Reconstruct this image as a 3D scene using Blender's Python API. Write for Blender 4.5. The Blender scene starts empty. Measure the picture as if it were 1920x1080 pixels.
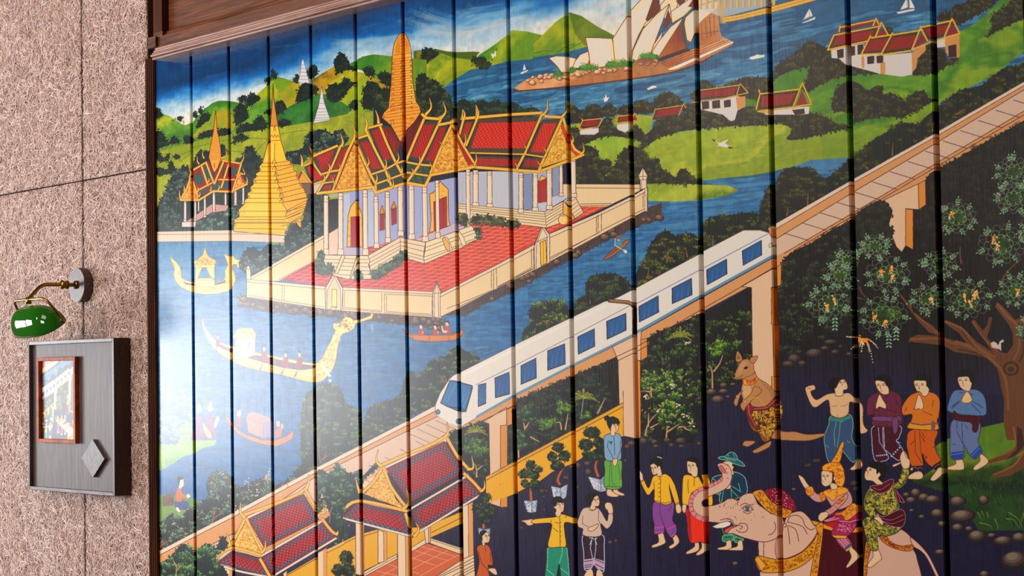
# Painted board mural with temple, train and elephant; wood-wool wall with a green glass lamp and a display box.
import bpy, bmesh, math, random
import numpy as np
from mathutils import Matrix, Vector

# ------------------------------------------------------------------ camera, light, exposure
BW = 0.14                      # width of one mural board (m); u,v below are in board widths
ZC = 1.5                       # camera height
CAMX, CAMD, YAW, PIT, ROL, FPX = 24.139, 14.3356, -.8744, .0421, -.016, 3698.99
C = bpy.context.scene.collection
sc = bpy.context.scene

def _cam():
    fw = np.array([math.sin(YAW)*math.cos(PIT), math.cos(YAW)*math.cos(PIT), math.sin(PIT)])
    r = np.cross(fw, [0, 0, 1.]); r /= np.linalg.norm(r); u = np.cross(r, fw)
    c, s = math.cos(ROL), math.sin(ROL)
    return fw, c*r+s*u, -s*r+c*u
FW, RT, UP = _cam()
cd = bpy.data.cameras.new('camera'); cd.sensor_width = 36; cd.lens = FPX/1920*36
cd.clip_start = .05; cd.clip_end = 60
cam = bpy.data.objects.new('camera', cd); C.objects.link(cam)
cam.matrix_world = Matrix(((RT[0], UP[0], -FW[0], CAMX*BW), (RT[1], UP[1], -FW[1], -CAMD*BW), (RT[2], UP[2], -FW[2], ZC), (0, 0, 0, 1)))
sc.camera = cam

w = bpy.data.worlds.new('room_air'); sc.world = w; w.use_nodes = True
bg = w.node_tree.nodes['Background']
bg.inputs[0].default_value = (1.0, .74, .56, 1); bg.inputs[1].default_value = 0.11

def area(name, loc, target, sx, sy, power, col):
    l = bpy.data.lights.new(name, 'AREA'); l.shape = 'RECTANGLE'; l.size = sx; l.size_y = sy; l.energy = power; l.color = col
    o = bpy.data.objects.new(name, l); C.objects.link(o); o.location = loc
    d = Vector(target)-Vector(loc); o.rotation_euler = d.to_track_quat('-Z', 'Y').to_euler()
    return o
# daylight: a tall pane and a wide pane in the room's left wall, and the long window opposite the mural
area('window_daylight_near', (-20*BW, -8.5*BW, ZC-.1*BW), (0, -8.5*BW, ZC-.1*BW), 3.4*BW, 4.2*BW, 44, (.93, .96, 1.0))
area('window_daylight_far', (-20*BW, -14.4*BW, ZC+.2*BW), (0, -14.4*BW, ZC+.2*BW), 6.6*BW, 5*BW, 60, (.95, .97, 1.0))
area('window_daylight_opposite', (-2*BW, -40*BW, ZC+3.4*BW), (-2*BW, 0, ZC+2*BW), 12*BW, 8*BW, 110, (1.0, .97, .93))
# unseen warm fill added overhead, then the room's ceiling lamp
area('warm_room_fill', (0*BW, -20*BW, ZC+13*BW), (0, -8*BW, ZC), 9*BW, 9*BW, 42, (1.0, .80, .62))
area('ceiling_lamp', (-16.5*BW, -28.6*BW, ZC+9.0*BW), (10.6*BW, 0, ZC+3.1*BW), 1.6*BW, 4.4*BW, 24, (1.0, .86, .70))
sc.view_settings.view_transform = 'Standard'; sc.view_settings.look = 'None'
sc.view_settings.exposure = 0.0; sc.view_settings.gamma = 1.0; sc.view_settings.use_curve_mapping = False

# ---------------------------------------------------------------- mural paint engine
# The mural is flat print: it is painted here with vector brush strokes into a rectified
# plane map (u along the boards, v up the boards) that the boards carry as their paint.
K0,K1,V0,V1=-1.02,16.,-3.4,4.75
SX,SY=360,480
TW,TH=int((K1-K0)*SX),int((V1-V0)*SY)
def plane(px,py,dep=0.):
    """photo pixel -> (k,v) on the plane standing dep (board widths) in front of the boards"""
    px=np.asarray(px,float);py=np.asarray(py,float)
    d=FW+((px-960)/FPX)[...,None]*RT+((540-py)/FPX)[...,None]*UP
    t=(CAMD-dep)/d[...,1]
    return CAMX+t*d[...,0],t*d[...,2]
T=np.zeros((TH,TW,3),np.uint8)
rnd=random.Random(7);nr=np.random.RandomState(5)
def hexc(c):
    if not isinstance(c,str):return np.array(c,float)
    c=c.lstrip('#')
    if len(c)==3:c=''.join(q*2 for q in c)
    return np.array([int(c[i:i+2],16) for i in(0,2,4)],float)
def _up(g,h,w):
    gh,gw=g.shape
    def ax(n,m):
        t=np.linspace(0,m-1.001,n);i=t.astype(int);f=t-i;return i,(f*f*(3-2*f)).astype(np.float32)
    yi,yf=ax(h,gh);xi,xf=ax(w,gw)
    r=g[:,xi]*(1-xf)+g[:,xi+1]*xf
    return r[yi]*(1-yf)[:,None]+r[yi+1]*yf[:,None]
def fbm(sx,sy,octv=4,h=TH//3,w=TW//3):
    o=np.zeros((h,w),np.float32);a=1;tot=0
    for i in range(octv):
        gx=max(2,int(w/(sx/3)*2**i));gy=max(2,int(h/(sy/3)*2**i))
        if gx>w or gy>h:break
        o+=a*_up(nr.rand(gy+1,gx+1).astype(np.float32),h,w);tot+=a;a*=.55
    o/=tot;o=(o-o.mean())/(o.std()+1e-6)
    return np.clip(.5+o*.2,0,1).astype(np.float32)
NZ={'c':fbm(700,220,5),'w':fbm(190,22,3),'g':fbm(160,90,4),'f':fbm(26,26,2),'v':fbm(14,160,2)}
FR={'0':(0,0,1),'A':(285,60,.188),'B':(285,240,.188),'C':(285,420,.188),'D':(285,560,.188),'E':(285,720,.188),'F':(285,877,.188),
'G':(625,0,.188),'H':(545,160,.188),'I':(545,340,.188),'J':(840,170,.20833),'K':(840,360,.20833),'L':(450,420,.20833),
'M':(960,0,.25),'N':(1440,0,.25),'O':(1060,150,.25),'P':(1440,200,.25),'Q':(560,560,.20833),'R':(560,760,.20833),
'S':(640,855,.20833),'T':(800,560,.20833),'U':(1100,420,.20833),'V':(960,740,.188),'W':(960,877,.188),'X':(1170,620,.188),
'a':(1440,270,.25),'b':(1440,500,.25),'c':(1190,830,.1463),'d':(1270,900,.16667),'e':(1490,810,.16667),'f':(1490,900,.16667),
'g':(1490,670,.19812),'h':(1660,810,.25)}
cf=FR['0']
def Z(f):
    global cf;cf=FR[f]
def pp(s):
    a=np.array(s.split(),float) if isinstance(s,str) else np.asarray(s,float)
    a=a.reshape(-1,2);return a*cf[2]+np.array(cf[:2])
def _hom():
    p=np.array([[300,100],[1900,50],[1850,1050],[320,1000.]]);k,v=plane(p[:,0],p[:,1]);q=np.stack([(k-K0)*SX,(V1-v)*SY],1)
    A=[];b=[]
    for (x,y),(X,Y) in zip(p,q):
        A.append([x,y,1,0,0,0,-x*X,-y*X]);b.append(X);A.append([0,0,0,x,y,1,-x*Y,-y*Y]);b.append(Y)
    return np.append(np.linalg.solve(np.array(A),np.array(b)),1.).reshape(3,3)
HM=_hom();_h=[float(q) for q in HM.ravel()]
def tex(a):
    q=np.asarray(a,float)@HM[:,:2].T+HM[:,2];return q[:,:2]/q[:,2:]
def smooth(a,closed,n=5):
    m=len(a)
    if m<3:return a
    out=[];t=np.linspace(0,1,n,endpoint=False)[:,None]
    for i in range(m if closed else m-1):
        if closed:p0,p1,p2,p3=a[i-1],a[i],a[(i+1)%m],a[(i+2)%m]
        else:p0,p1,p2,p3=a[max(i-1,0)],a[i],a[i+1],a[min(i+2,m-1)]
        out.append(.5*(2*p1+(p2-p0)*t+(2*p0-5*p1+4*p2-p3)*t*t+(3*p1-p0-3*p2+p3)*t**3))
    if not closed:out.append(a[-1:])
    return np.concatenate(out)
def mask(q):
    x0=int(max(0,math.floor(q[:,0].min())));x1=int(min(TW,math.ceil(q[:,0].max())+1))
    y0=int(max(0,math.floor(q[:,1].min())));y1=int(min(TH,math.ceil(q[:,1].max())+1))
    if x1<=x0 or y1<=y0:return None
    A=np.zeros((y1-y0,x1-x0+1),np.int16)
    n=len(q)
    for i in range(n):
        ax,ay=q[i];bx,by=q[(i+1)%n];s=1
        if ay==by:continue
        if ay>by:ax,ay,bx,by,s=bx,by,ax,ay,-1
        r0=max(y0,math.ceil(ay-.5));r1=min(y1,math.ceil(by-.5))
        if r1<=r0:continue
        rows=np.arange(r0,r1)
        xs=ax+(rows+.5-ay)*(bx-ax)/(by-ay)
        ci=np.clip(np.ceil(xs-.5).astype(int)-x0,0,x1-x0)
        A[rows-y0,ci]+=s
    return np.cumsum(A[:,:-1],1)!=0,x0,x1,y0,y1
def put(q,col,al=1.):
    m=mask(q)
    if m is None:return
    m,x0,x1,y0,y1=m;S=T[y0:y1,x0:x1];c=hexc(col)
    if al>=1:S[m]=c.astype(np.uint8)
    else:S[m]=(S[m]*(1-al)+c*al).astype(np.uint8)
def P(col,s,o=None,w=1.,sm=0,al=1.):
    a=pp(s)
    if sm:a=smooth(a,True)
    put(tex(a),col,al)
    if o:stroke(np.vstack([a,a[:1]]),o,w)
def stroke(a,col,w,w1=None,al=1.):
    """polyline in photo px; width w to w1"""
    d=np.gradient(a,axis=0) if len(a)>1 else a;l=np.hypot(d[:,0],d[:,1])+1e-9
    n=np.stack([-d[:,1]/l,d[:,0]/l],1);w1=w if w1 is None else w1
    ww=np.linspace(w,w1,len(a))[:,None]*.5
    if len(a)>2 and w==w1:   # quads per segment keep corners sharp
        for i in range(len(a)-1):
            e=a[i+1]-a[i];L_=math.hypot(*e)
            if L_<1e-6:continue
            e=e/L_;nn=np.array([-e[1],e[0]])*w*.5;x=e*w*.35
            put(tex(np.array([a[i]-x+nn,a[i+1]+x+nn,a[i+1]+x-nn,a[i]-x-nn])),col,al)
    else:put(tex(np.vstack([a+n*ww,(a-n*ww)[::-1]])),col,al)
def L(col,w,s,sm=0,w1=None,al=1.,o=None,ow=1.2):
    a=pp(s)
    if sm:a=smooth(a,False,6)
    if o:stroke(a,o,w+ow,(w if w1 is None else w1)+ow)
    stroke(a,col,w,w1,al)
def LL(col,w,ss,sm=0,al=1.):
    for s in ss.split('|'):L(col,w,s,sm,al=al)
def GF(s,p0,p1,stops,amp=.2,nz='g',sm=0,fine=.06):
    """gradient fill along photo axis p0->p1, broken up by brush noise"""
    a=pp(s)
    if sm:a=smooth(a,True)
    m=mask(tex(a))
    if m is None:return
    m,x0,x1,y0,y1=m;e=tex(pp(list(p0)+list(p1)));d=e[1]-e[0];dd=d@d
    yy,xx=np.nonzero(m);gx=xx+x0;gy=yy+y0
    t=((gx-e[0,0])*d[0]+(gy-e[0,1])*d[1])/dd
    hy=np.minimum(gy//3,TH//3-1);hx=np.minimum(gx//3,TW//3-1)
    t=t+amp*(NZ[nz][hy,hx]-.5)*2
    ts=[q[0] for q in stops];cs=np.array([hexc(q[1]) for q in stops])
    o=np.stack([np.interp(t,ts,cs[:,i]) for i in range(3)],1)
    o*=1+fine*2*(NZ['f'][hy,hx]-.5)[:,None]+fine*(NZ['w' if nz=='w' else 'v'][hy,hx]-.5)[:,None]
    T[y0:y1,x0:x1][m]=np.clip(o,0,255).astype(np.uint8)
def inside(a,x,y):
    c=np.zeros(len(x),bool);n=len(a)
    for i in range(n):
        x0,y0=a[i];x1,y1=a[i-1]
        if y0==y1:continue
        c^=((y0>y)!=(y1>y))&(x<(x1-x0)*(y-y0)/(y1-y0)+x0)
    return c
def dab(x,y,r,asp,ang,col,al=1.):
    # small leaf-shaped dab, rasterised as an ellipse
    h=_h;w_=1/(h[6]*x+h[7]*y+1);X=(h[0]*x+h[1]*y+h[2])*w_;Y=(h[3]*x+h[4]*y+h[5])*w_
    a=(h[0]-h[6]*X)*w_;b=(h[1]-h[7]*X)*w_;c=(h[3]-h[6]*Y)*w_;d=(h[4]-h[7]*Y)*w_
    ca,sa=math.cos(ang),math.sin(ang);r2=r*asp
    ux,uy=(a*ca+b*sa)*r,(c*ca+d*sa)*r;vx,vy=(b*ca-a*sa)*r2,(d*ca-c*sa)*r2
    R_=math.hypot(ux,vx)+1;Q_=math.hypot(uy,vy)+1
    x0,x1,y0,y1=max(0,int(X-R_)),min(TW,int(X+R_)+1),max(0,int(Y-Q_)),min(TH,int(Y+Q_)+1)
    if x1<=x0 or y1<=y0:return
    D_=ux*vy-uy*vx
    if abs(D_)<1e-9:return
    gx=np.arange(x0,x1)+.5-X;gy=(np.arange(y0,y1)+.5-Y)[:,None]
    m=((gx*vy-gy*vx)/D_)**2+((gy*ux-gx*uy)/D_)**2<1
    S=T[y0:y1,x0:x1];cc=hexc(col)
    if al>=1:S[m]=cc.astype(np.uint8)
    else:S[m]=(S[m]*(1-al)+cc*al).astype(np.uint8)
def bush(s,base,his,n=0,sz=2.,cl=8.,rag=1,sm=1,up=.5):
    """leafy mass: ragged edge in base colour, clusters of lit leaf dabs"""
    a=pp(s)
    if sm:a=smooth(a,True,4)
    put(tex(a),base)
    if rag:
        b=np.vstack([a,a[:1]])
        for i in range(len(a)):
            e=b[i+1]-b[i];l=math.hypot(*e);k=max(1,int(l/(sz*1.3)))
            for j in range(k):
                q=b[i]+e*(j+rnd.random())/k
                dab(q[0]+rnd.gauss(0,sz*.55),q[1]+rnd.gauss(0,sz*.55),sz*rnd.uniform(.6,1.3),.5,rnd.uniform(0,3.2),base)
    if n:
        x0,y0=a.min(0);x1,y1=a.max(0)
        ar=abs(np.sum(a[:,0]*np.roll(a[:,1],-1)-np.roll(a[:,0],-1)*a[:,1]))/2;n=max(n,int(ar/(cl*cl*2.7)))
        cx=nr.uniform(x0,x1,n*6);cy=nr.uniform(y0,y1,n*6);ok=np.nonzero(inside(a,cx,cy))[0][:n]
        for i in ok:
            r=cl*rnd.uniform(.6,1.3);mc=hexc(his[min(1,len(his)-1)])*.55+hexc(base)*.45
            for k in range(2):dabn(cx[i]+rnd.gauss(0,r*.25),cy[i]+rnd.gauss(0,r*.2),r*rnd.uniform(.45,.75),.75,rnd.uniform(-.5,.5),mc,.3)
            for _ in range(int(15*cl/8*rnd.uniform(.7,1.5)*(2/sz)**.6)+4):
                dx,dy=rnd.gauss(0,r*.46),rnd.gauss(0,r*.36)
                lit=.46-dy/r*(up+.45)+rnd.uniform(-.22,.22)
                c=his[max(0,min(len(his)-1,int(lit*len(his))))]
                dab(cx[i]+dx,cy[i]+dy,sz*rnd.uniform(.5,1.),.45,rnd.uniform(0,3.2),c,.85)
def quad(s):return pp(s)
def bil(q,u,v):
    u=np.asarray(u)[...,None];v=np.asarray(v)[...,None]
    return q[0]*(1-u)*(1-v)+q[1]*u*(1-v)+q[2]*u*v+q[3]*(1-u)*v
def lat(q,n,m,col,w=.8,dia=1,al=1.):
    """lattice on a quad (photo px): diamond or square"""
    def seg(u0,v0,u1,v1):
        stroke(bil(q,np.array([u0,u1]),np.array([v0,v1])),col,w,al=al)
    if dia:
        # lines u*n + v*m = c and u*n - v*m = c
        for c in np.arange(-m,n+m+1):
            for sg in(1,-1):
                p=[]
                for v in(0,1):
                    u=(c-sg*v*m)/n
                    p.append((u,v))
                (u0,v0),(u1,v1)=p
                t0,t1=0.,1.
                du=u1-u0
                if abs(du)<1e-9:
                    if not 0<=u0<=1:continue
                else:
                    ta,tb=sorted(((0-u0)/du,(1-u0)/du));t0,t1=max(t0,ta),min(t1,tb)
                if t1-t0>1e-3:seg(u0+du*t0,t0,u0+du*t1,t1)
    else:
        for i in range(1,n):seg(i/n,0,i/n,1)
        for j in range(1,m):seg(0,j/m,1,j/m)
def inset(q,a,b,c=None,d=None):
    c=a if c is None else c;d=b if d is None else d
    return bil(q,np.array([a,1-c,1-c,a]),np.array([b,b,1-d,1-d]))
def roof(s,border,inner,band=None,ins=(.08,.12),bw=.05,n=14,m=6,ln='#5c1010',lw=.7,o='#3a1d14',dia=1):
    q=pp(s);put(tex(q),border);a,b=ins
    if band:
        put(tex(inset(q,a*.5,b*.5)),band)
    i=inset(q,a,b);put(tex(i),inner)
    lat(q if band else i,n,m,ln,lw,dia)
    if o:stroke(np.vstack([q,q[:1]]),o,.8)
def orn(s,col,n,r=2.,w=.7):
    """curly ornament strokes scattered inside a polygon"""
    a=pp(s);x0,y0=a.min(0);x1,y1=a.max(0)
    cx=nr.uniform(x0,x1,n*4);cy=nr.uniform(y0,y1,n*4);ok=np.nonzero(inside(a,cx,cy))[0][:n]
    for i in ok:
        t0=rnd.uniform(0,6.28);tt=t0+np.linspace(0,rnd.uniform(2,4.5),5);rr=r*np.linspace(1,.35,5)
        stroke(np.stack([cx[i]+rr*np.cos(tt),cy[i]+rr*np.sin(tt)],1),col,w)
def el(x,y,rx,ry,col,ang=0,o=None,w=.8,al=1.,n=18):
    t=np.linspace(0,2*math.pi,n,endpoint=False);c,s_=math.cos(ang),math.sin(ang)
    ex,ey=rx*np.cos(t),ry*np.sin(t)
    a=np.stack([x+ex*c-ey*s_,y+ex*s_+ey*c],1)
    a=pp(a);put(tex(a),col,al)
    if o:stroke(np.vstack([a,a[:1]]),o,w)
def horn(s,w,col='#f2c14a',o='#5a3410'):
    L(col,w,s,1,.4,o=o,ow=1.3)
def rocks(s,n,r0,r1,cols,asp=.65):
    """scattered rounded stones inside polygon"""
    a=pp(s);x0,y0=a.min(0);x1,y1=a.max(0)
    cx=nr.uniform(x0,x1,n*5);cy=nr.uniform(y0,y1,n*5);ok=np.nonzero(inside(a,cx,cy))[0][:n]
    for i in ok:stone(cx[i],cy[i],rnd.uniform(r0,r1),cols,asp)
def stone(x,y,r,cols,asp=.65):
    g=rnd.uniform(-.4,.1)
    for k,c in enumerate(cols):
        f=1-.27*k
        dabn(x-r*.12*k,y-r*.16*k,r*f,asp,g,c)
def dabn(x,y,r,asp,ang,col,al=1.):
    t=np.linspace(0,2*math.pi,12)[:-1];rr=r*(1+.08*np.sin(3*t+x))
    ex,ey=rr*np.cos(t),rr*np.sin(t)*asp;c,s=math.cos(ang),math.sin(ang)
    put(tex(np.stack([x+ex*c-ey*s,y+ex*s+ey*c],1)),col,al)

# ---- sky, far hills, bay
T[:]=np.array([0x24,0x1f,0x33],np.uint8)
Z('0')
GF("200 -900 2600 -900 2600 200 1000 130 600 220 200 330",(600,15),(608,175),[(0,'#0d3f6e'),(.22,'#0c3863'),(.4,'#0f4f88'),(.52,'#1f6db0'),(.62,'#5f9ecb'),(.74,'#a9c6da'),(.86,'#d3dcde'),(1.05,'#eaddc8')],.24,'c')
Z('G')
for i,(s,al) in enumerate((("840 130 1000 190 1200 215 1400 130 1700 80 1900 20",.75),("0 440 300 420 560 380 640 350",.6),("900 280 1100 300 1300 310 1500 280 1740 220 1915 190",.8),("740 220 860 250 1000 330 1250 360 1500 330",.6),("1240 90 1330 130 1500 100",.5))):
    for j in range(9):
        a=pp(s)+nr.uniform(-9,9,2)*[2.5,1];stroke(smooth(a,0,6),['#c9d3da','#e8dcc6','#b7c6d2'][j%3],rnd.uniform(7,16),1,al*.16)
Z('0')
for i in range(60):
    x=rnd.uniform(300,1100);y=rnd.uniform(-10,90)+.24*(700-x)+rnd.gauss(0,18)
    l=rnd.uniform(20,70);a=np.array([[x,y],[x+l*.5,y-l*.12+rnd.gauss(0,3)],[x+l,y-l*.25]])
    stroke(smooth(a,0,5),rnd.choice(['#2a6da6','#124a7d','#6fa2c6','#0d3a66','#9bbdd2']),rnd.uniform(2,6),.3,.13)
# bay water
Z('0')
GF("790 118 910 128 900 165 800 200",(800,120),(860,180),[(0,'#7f9a28'),(1,'#8a9a2a')],.3)
def water(s,p0=(1000,80),p1=(1000,380),st=None,amp=.55):
    GF(s,p0,p1,st or [(0,'#2c668f'),(.25,'#1f547f'),(.45,'#4c87a9'),(.6,'#2e6c97'),(.8,'#6a9db5'),(1,'#3a77a0')],amp,'w',fine=.1)
water("820 175 850 150 900 120 970 112 1105 85 1180 60 1440 -40 1500 -400 2500 -700 2500 300 1800 260 1400 260 1000 230 830 210")
Z('G')
# far range hills, right of the tall spire
P('#50661f',"800 510 860 500 960 490 1020 488 1130 512 1250 520 1400 514 1460 520 1400 590 900 700 800 700",sm=0)
GF("830 510 800 505 880 505 850 600 820 700",(800,500),(850,700),[(0,'#6f8a2a'),(1,'#8a6a1c')],.3)
bush("960 485 1050 545 960 600 830 725 810 715 880 570 905 500",'#1a2420',['#232f24','#2f3a28'],6,3)
GF("1070 530 1200 575 1400 600 1490 672 1400 690 1200 720 1110 790 1060 820 940 800 815 755 920 650",(950,560),(1100,800),[(0,'#9fae22'),(.35,'#b5ba2a'),(.6,'#7c9326'),(.8,'#b1ba2c'),(1,'#9aa523')],.35)
bush("1390 600 1470 575 1530 620 1545 660 1490 676 1440 640",'#22301c',['#2b3a20','#37482a'],3,3)
Z('M')
GF("-70 330 -90 310 0 230 110 235 230 265 150 340 60 445 -70 460 -250 480 -230 470",(-60,250),(60,450),[(0,'#5f8a24'),(.5,'#93a524'),(1,'#4f7f20')],.35)
GF("430 92 520 120 640 200 765 265 760 285 640 330 560 350 400 395 200 425 0 455 80 400 200 290 320 170",(420,90),(330,420),[(0,'#4d7521'),(.35,'#7d9a22'),(.6,'#a9b024'),(.8,'#86a126'),(1,'#5f8b24')],.35)
GF("430 92 520 120 640 200 765 265 760 285 640 330 540 340 470 250 440 150",(450,100),(640,330),[(0,'#46661c'),(.6,'#7a8a1e'),(1,'#5f7a1e')],.35)
LL('#2f6a24',1.2,"330 400 400 350 470 330|420 370 520 320|60 430 140 380|100 420 160 400 240 380 300 385")
Z('G')
GF("1440 555 1560 480 1740 345 1760 310 1800 300 1900 315 1990 330 1990 590 1740 610 1560 660 1500 640",(1500,480),(1760,650),[(0,'#4f8a26'),(.4,'#8fa828'),(.65,'#a3b02a'),(1,'#6c9428')],.35)
bush("1390 590 1480 570 1530 610 1550 660 1490 672 1430 630",'#22301c',['#2b3a20','#37482a'],3,3)
# gull on hill
P('#e9e3d4',"1570 535 1600 540 1625 490 1620 545 1628 560 1600 565 1580 600 1585 570");P('#1d1a1a',"1622 482 1632 490 1622 515");P('#1d1a1a',"1576 585 1592 588 1580 608")
# ---- left hills
Z('0');GF("285 245 420 240 700 180 700 300 285 320",(400,240),(400,300),[(0,'#4d8030'),(1,'#8f9a2c')],.3)
Z('A')
Z('A')
GF("0 790 60 770 110 815 200 850 300 920 340 930 390 905 400 1100 0 1100",(80,780),(150,1080),[(0,'#2f5a20'),(.25,'#4f8a2c'),(.55,'#b0b53a'),(.75,'#6f9a34'),(1,'#4d8030')],.3)
GF("390 920 430 870 520 770 600 710 660 687 720 685 780 690 900 710 960 740 900 1080 390 1090",(620,690),(640,1060),[(0,'#3f7a24'),(.3,'#7fa02a'),(.6,'#b09a20'),(.8,'#5e9030'),(1,'#4a8030')],.35)
GF("390 930 450 870 540 760 620 710 600 830 480 950 400 1040",(450,780),(520,950),[(0,'#3d7a26'),(.6,'#5f942e'),(1,'#3b6a28')],.25)
GF("930 800 1040 630 1150 530 1200 465 1260 450 1330 465 1480 520 1480 700 1360 780 1250 850 1140 1000 960 1010 800 1000 830 930",(1180,470),(1130,900),[(0,'#3f8026'),(.3,'#8fa828'),(.55,'#a8ae28'),(.8,'#4f8a2a'),(1,'#6d9a30')],.35)
GF("1200 465 1260 450 1330 465 1480 520 1480 620 1420 740 1350 770 1280 640",(1250,460),(1420,740),[(0,'#4a8426'),(.4,'#7f9a24'),(.7,'#b39a1c'),(1,'#a8a62a')],.3)
Z('G')
# hills right of tall pagoda
GF("-40 540 20 490 130 400 230 -40 60 560 130 590 -60 720 -340 760 -330 600",(0,0),(1,1),[(0,'#aaa41e'),(1,'#aaa41e')],.0) if 0 else None
Z('0')
GF("585 150 600 140 625 125 650 118 665 122 672 140 690 160 660 190 620 200 590 190",(600,125),(640,190),[(0,'#6a5f18'),(.2,'#b08f1c'),(.6,'#a9a01e'),(1,'#b3ad22')],.3)
GF("655 120 680 106 700 102 740 106 800 112 800 200 700 150 690 135 670 130",(690,102),(720,170),[(0,'#3f7a26'),(.4,'#5f9230'),(.8,'#7f9a2c'),(1,'#6d8f2e')],.3)
GF("590 190 625 150 660 133 690 138 735 165 725 175 690 175 665 230 640 210 620 190 600 205",(640,140),(690,220),[(0,'#b5b426'),(.4,'#a8ac26'),(.7,'#8f9a24'),(1,'#b0ae28')],.3)
GF("690 140 735 165 715 180 690 172",(690,140),(730,175),[(0,'#a9a424'),(1,'#a0801c')],.2)
GF("632 208 655 175 675 150 690 155 685 200 680 222 668 215 655 230",(650,180),(690,215),[(0,'#a2b42a'),(1,'#8fa628')],.3)
GF("515 215 560 190 600 175 625 180 660 205 640 225 590 240 560 245 520 232",(560,185),(590,240),[(0,'#2f6a2c'),(.4,'#3f7f36'),(.7,'#2a5f2c'),(1,'#3d7430')],.35)
# near meadow
GF("285 290 350 268 440 250 520 240 600 225 660 212 700 210 700 330 600 470 285 470",(420,245),(440,420),[(0,'#8d9a26'),(.3,'#a9ae36'),(.6,'#8f9c2c'),(1,'#a0aa30')],.3)
Z('B')
LL('#56701c',1,"400 200 600 150 900 100 1160 110|790 230 1000 240 1090 180 1150 120|280 340 380 260|1290 60 1400 40 1540 20|150 310 230 290 380 230",1)
# dark conifers / trees of the left hills
DK,DH='#16241f',['#1a2a22','#22322a','#2c3c30']
def tr(f,ss,base=DK,hi=DH,n=3,sz=2.2):
    Z(f)
    for s in ss.split('|'):bush(s,base,hi,n,sz,6)
tr('A',"40 780 60 768 90 800 95 840 40 845|270 850 300 845 290 870 265 868|430 800 450 830 430 850 410 835|485 755 495 780 485 800 472 790|490 840 540 810 580 860 520 910 440 960|890 640 915 650 900 710 880 690|925 640 940 670 928 705 918 680|960 640 1000 605 1050 640 1075 660 1040 700 960 740 940 720|840 750 900 720 940 760 960 850 900 900 830 910",n=2)
tr('A',"1210 380 1240 430 1215 450 1185 430|1150 460 1185 455 1165 500 1135 490|1440 435 1460 450 1450 500 1420 480|1250 700 1300 690 1340 750 1290 800 1230 830 1130 810 1160 770 1220 750|1500 510 1580 520 1650 560 1640 600 1560 670 1450 700 1440 640|1570 360 1620 330 1650 370 1640 430 1580 470 1555 420|1255 900 1330 870 1380 910 1310 945 1260 935|1850 240 1880 215 1915 250 1930 330 1890 380 1830 420 1860 340 1815 320",n=4)
LL(DK,1,"1212 380 1212 470|275 860 285 900|428 820 428 860|484 770 484 810|318 885 318 915|895 660 895 715|928 660 928 710")
tr('A',"870 950 940 910 1000 920 1060 845 1120 870 1140 960 1000 985 860 1000|480 1020 560 980 650 980 740 960 770 1020 600 1040 480 1060|330 1070 350 1040 380 1060|40 1010 80 990 130 1070 40 1100|200 1080 230 1050 250 1090|820 1060 880 1020 950 1060 870 1080|1760 540 1830 520 1930 580 1890 660 1790 680 1740 640",n=4)
tr('G',"20 590 75 540 120 570 160 640 200 690 120 700 50 720 10 650|300 700 340 680 390 690 400 760 340 740|440 760 500 720 570 750 575 860 500 830|0 860 60 840 130 775 170 830 215 830 140 910 60 1000 0 990|310 880 370 810 430 840 480 920 470 1000 420 1060 360 1090 290 1060|160 1070 210 1000 230 1080",n=6,sz=2.6)
tr('H',"1 1 2 2 3 1",n=0) if 0 else None
tr('G',"470 900 540 880 580 930 560 1100 440 1100 430 1000",'#1d2b22',['#3a4a2c','#5a6230','#2b3a2a'],9,2.4)
tr('G',"830 790 890 735 960 790 1010 800 1060 850 1110 900 1160 960 1190 1060 1200 1180 900 1200 830 1000",'#1b2820',['#26362a','#3c4c30','#566038'],22,2.4)
tr('J',"90 100 160 85 230 110 310 85 360 110 440 85 500 115 590 100 640 150 700 160 780 150 810 190 760 220 90 260",'#1c2a22',['#2c3c2a','#46552f','#1f4a38'],26,2.2)
tr('B',"30 50 80 40 140 120 170 160 80 200 40 220|190 110 230 95 270 140 200 160|40 260 80 260 120 300 160 260 165 320 60 330|240 275 265 280 260 300 235 300|40 400 100 400 150 420 180 330 220 380 240 440 150 460 50 470|430 300 480 220 530 240 560 230 620 260 600 400 420 400|800 150 850 80 900 60 950 100 870 110|670 190 720 180 740 250 690 270|330 130 390 90 400 140 340 150",n=3)
tr('B',"120 660 200 480 300 390 380 400 420 500 380 700 400 900 420 1020 40 1030 40 820",'#1c2a2a',['#2a3c38','#46584c','#6a7a68'],26,2.4)
tr('B',"840 330 900 280 940 200 1000 180 1040 260 1100 330 1090 450 1030 560 960 700 900 760 900 500 830 350",'#1b2928',['#263834','#33453c'],12,2.4)
tr('B',"420 950 500 890 560 850 680 840 780 770 860 780 880 860 830 1020 420 1030",'#1c2c2a',['#32504a','#4f7466','#7f9c86'],26,2.2)
tr('B',"1500 200 1540 80 1640 20 1720 20 1800 60 1860 20 1920 40 1930 150 1600 250 1500 350 1380 350 1330 260 1400 230",'#18262a',['#2a3c36','#4a5f4c','#6d8066'],26,2.2)
tr('B',"1560 660 1620 640 1700 660 1760 700 1850 1000 1700 1090 1600 1060 1500 1090 1330 1090 1380 980 1500 920 1520 820",'#20282c',['#2c3a38','#3d4c40','#58684c'],30,2.6)
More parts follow.
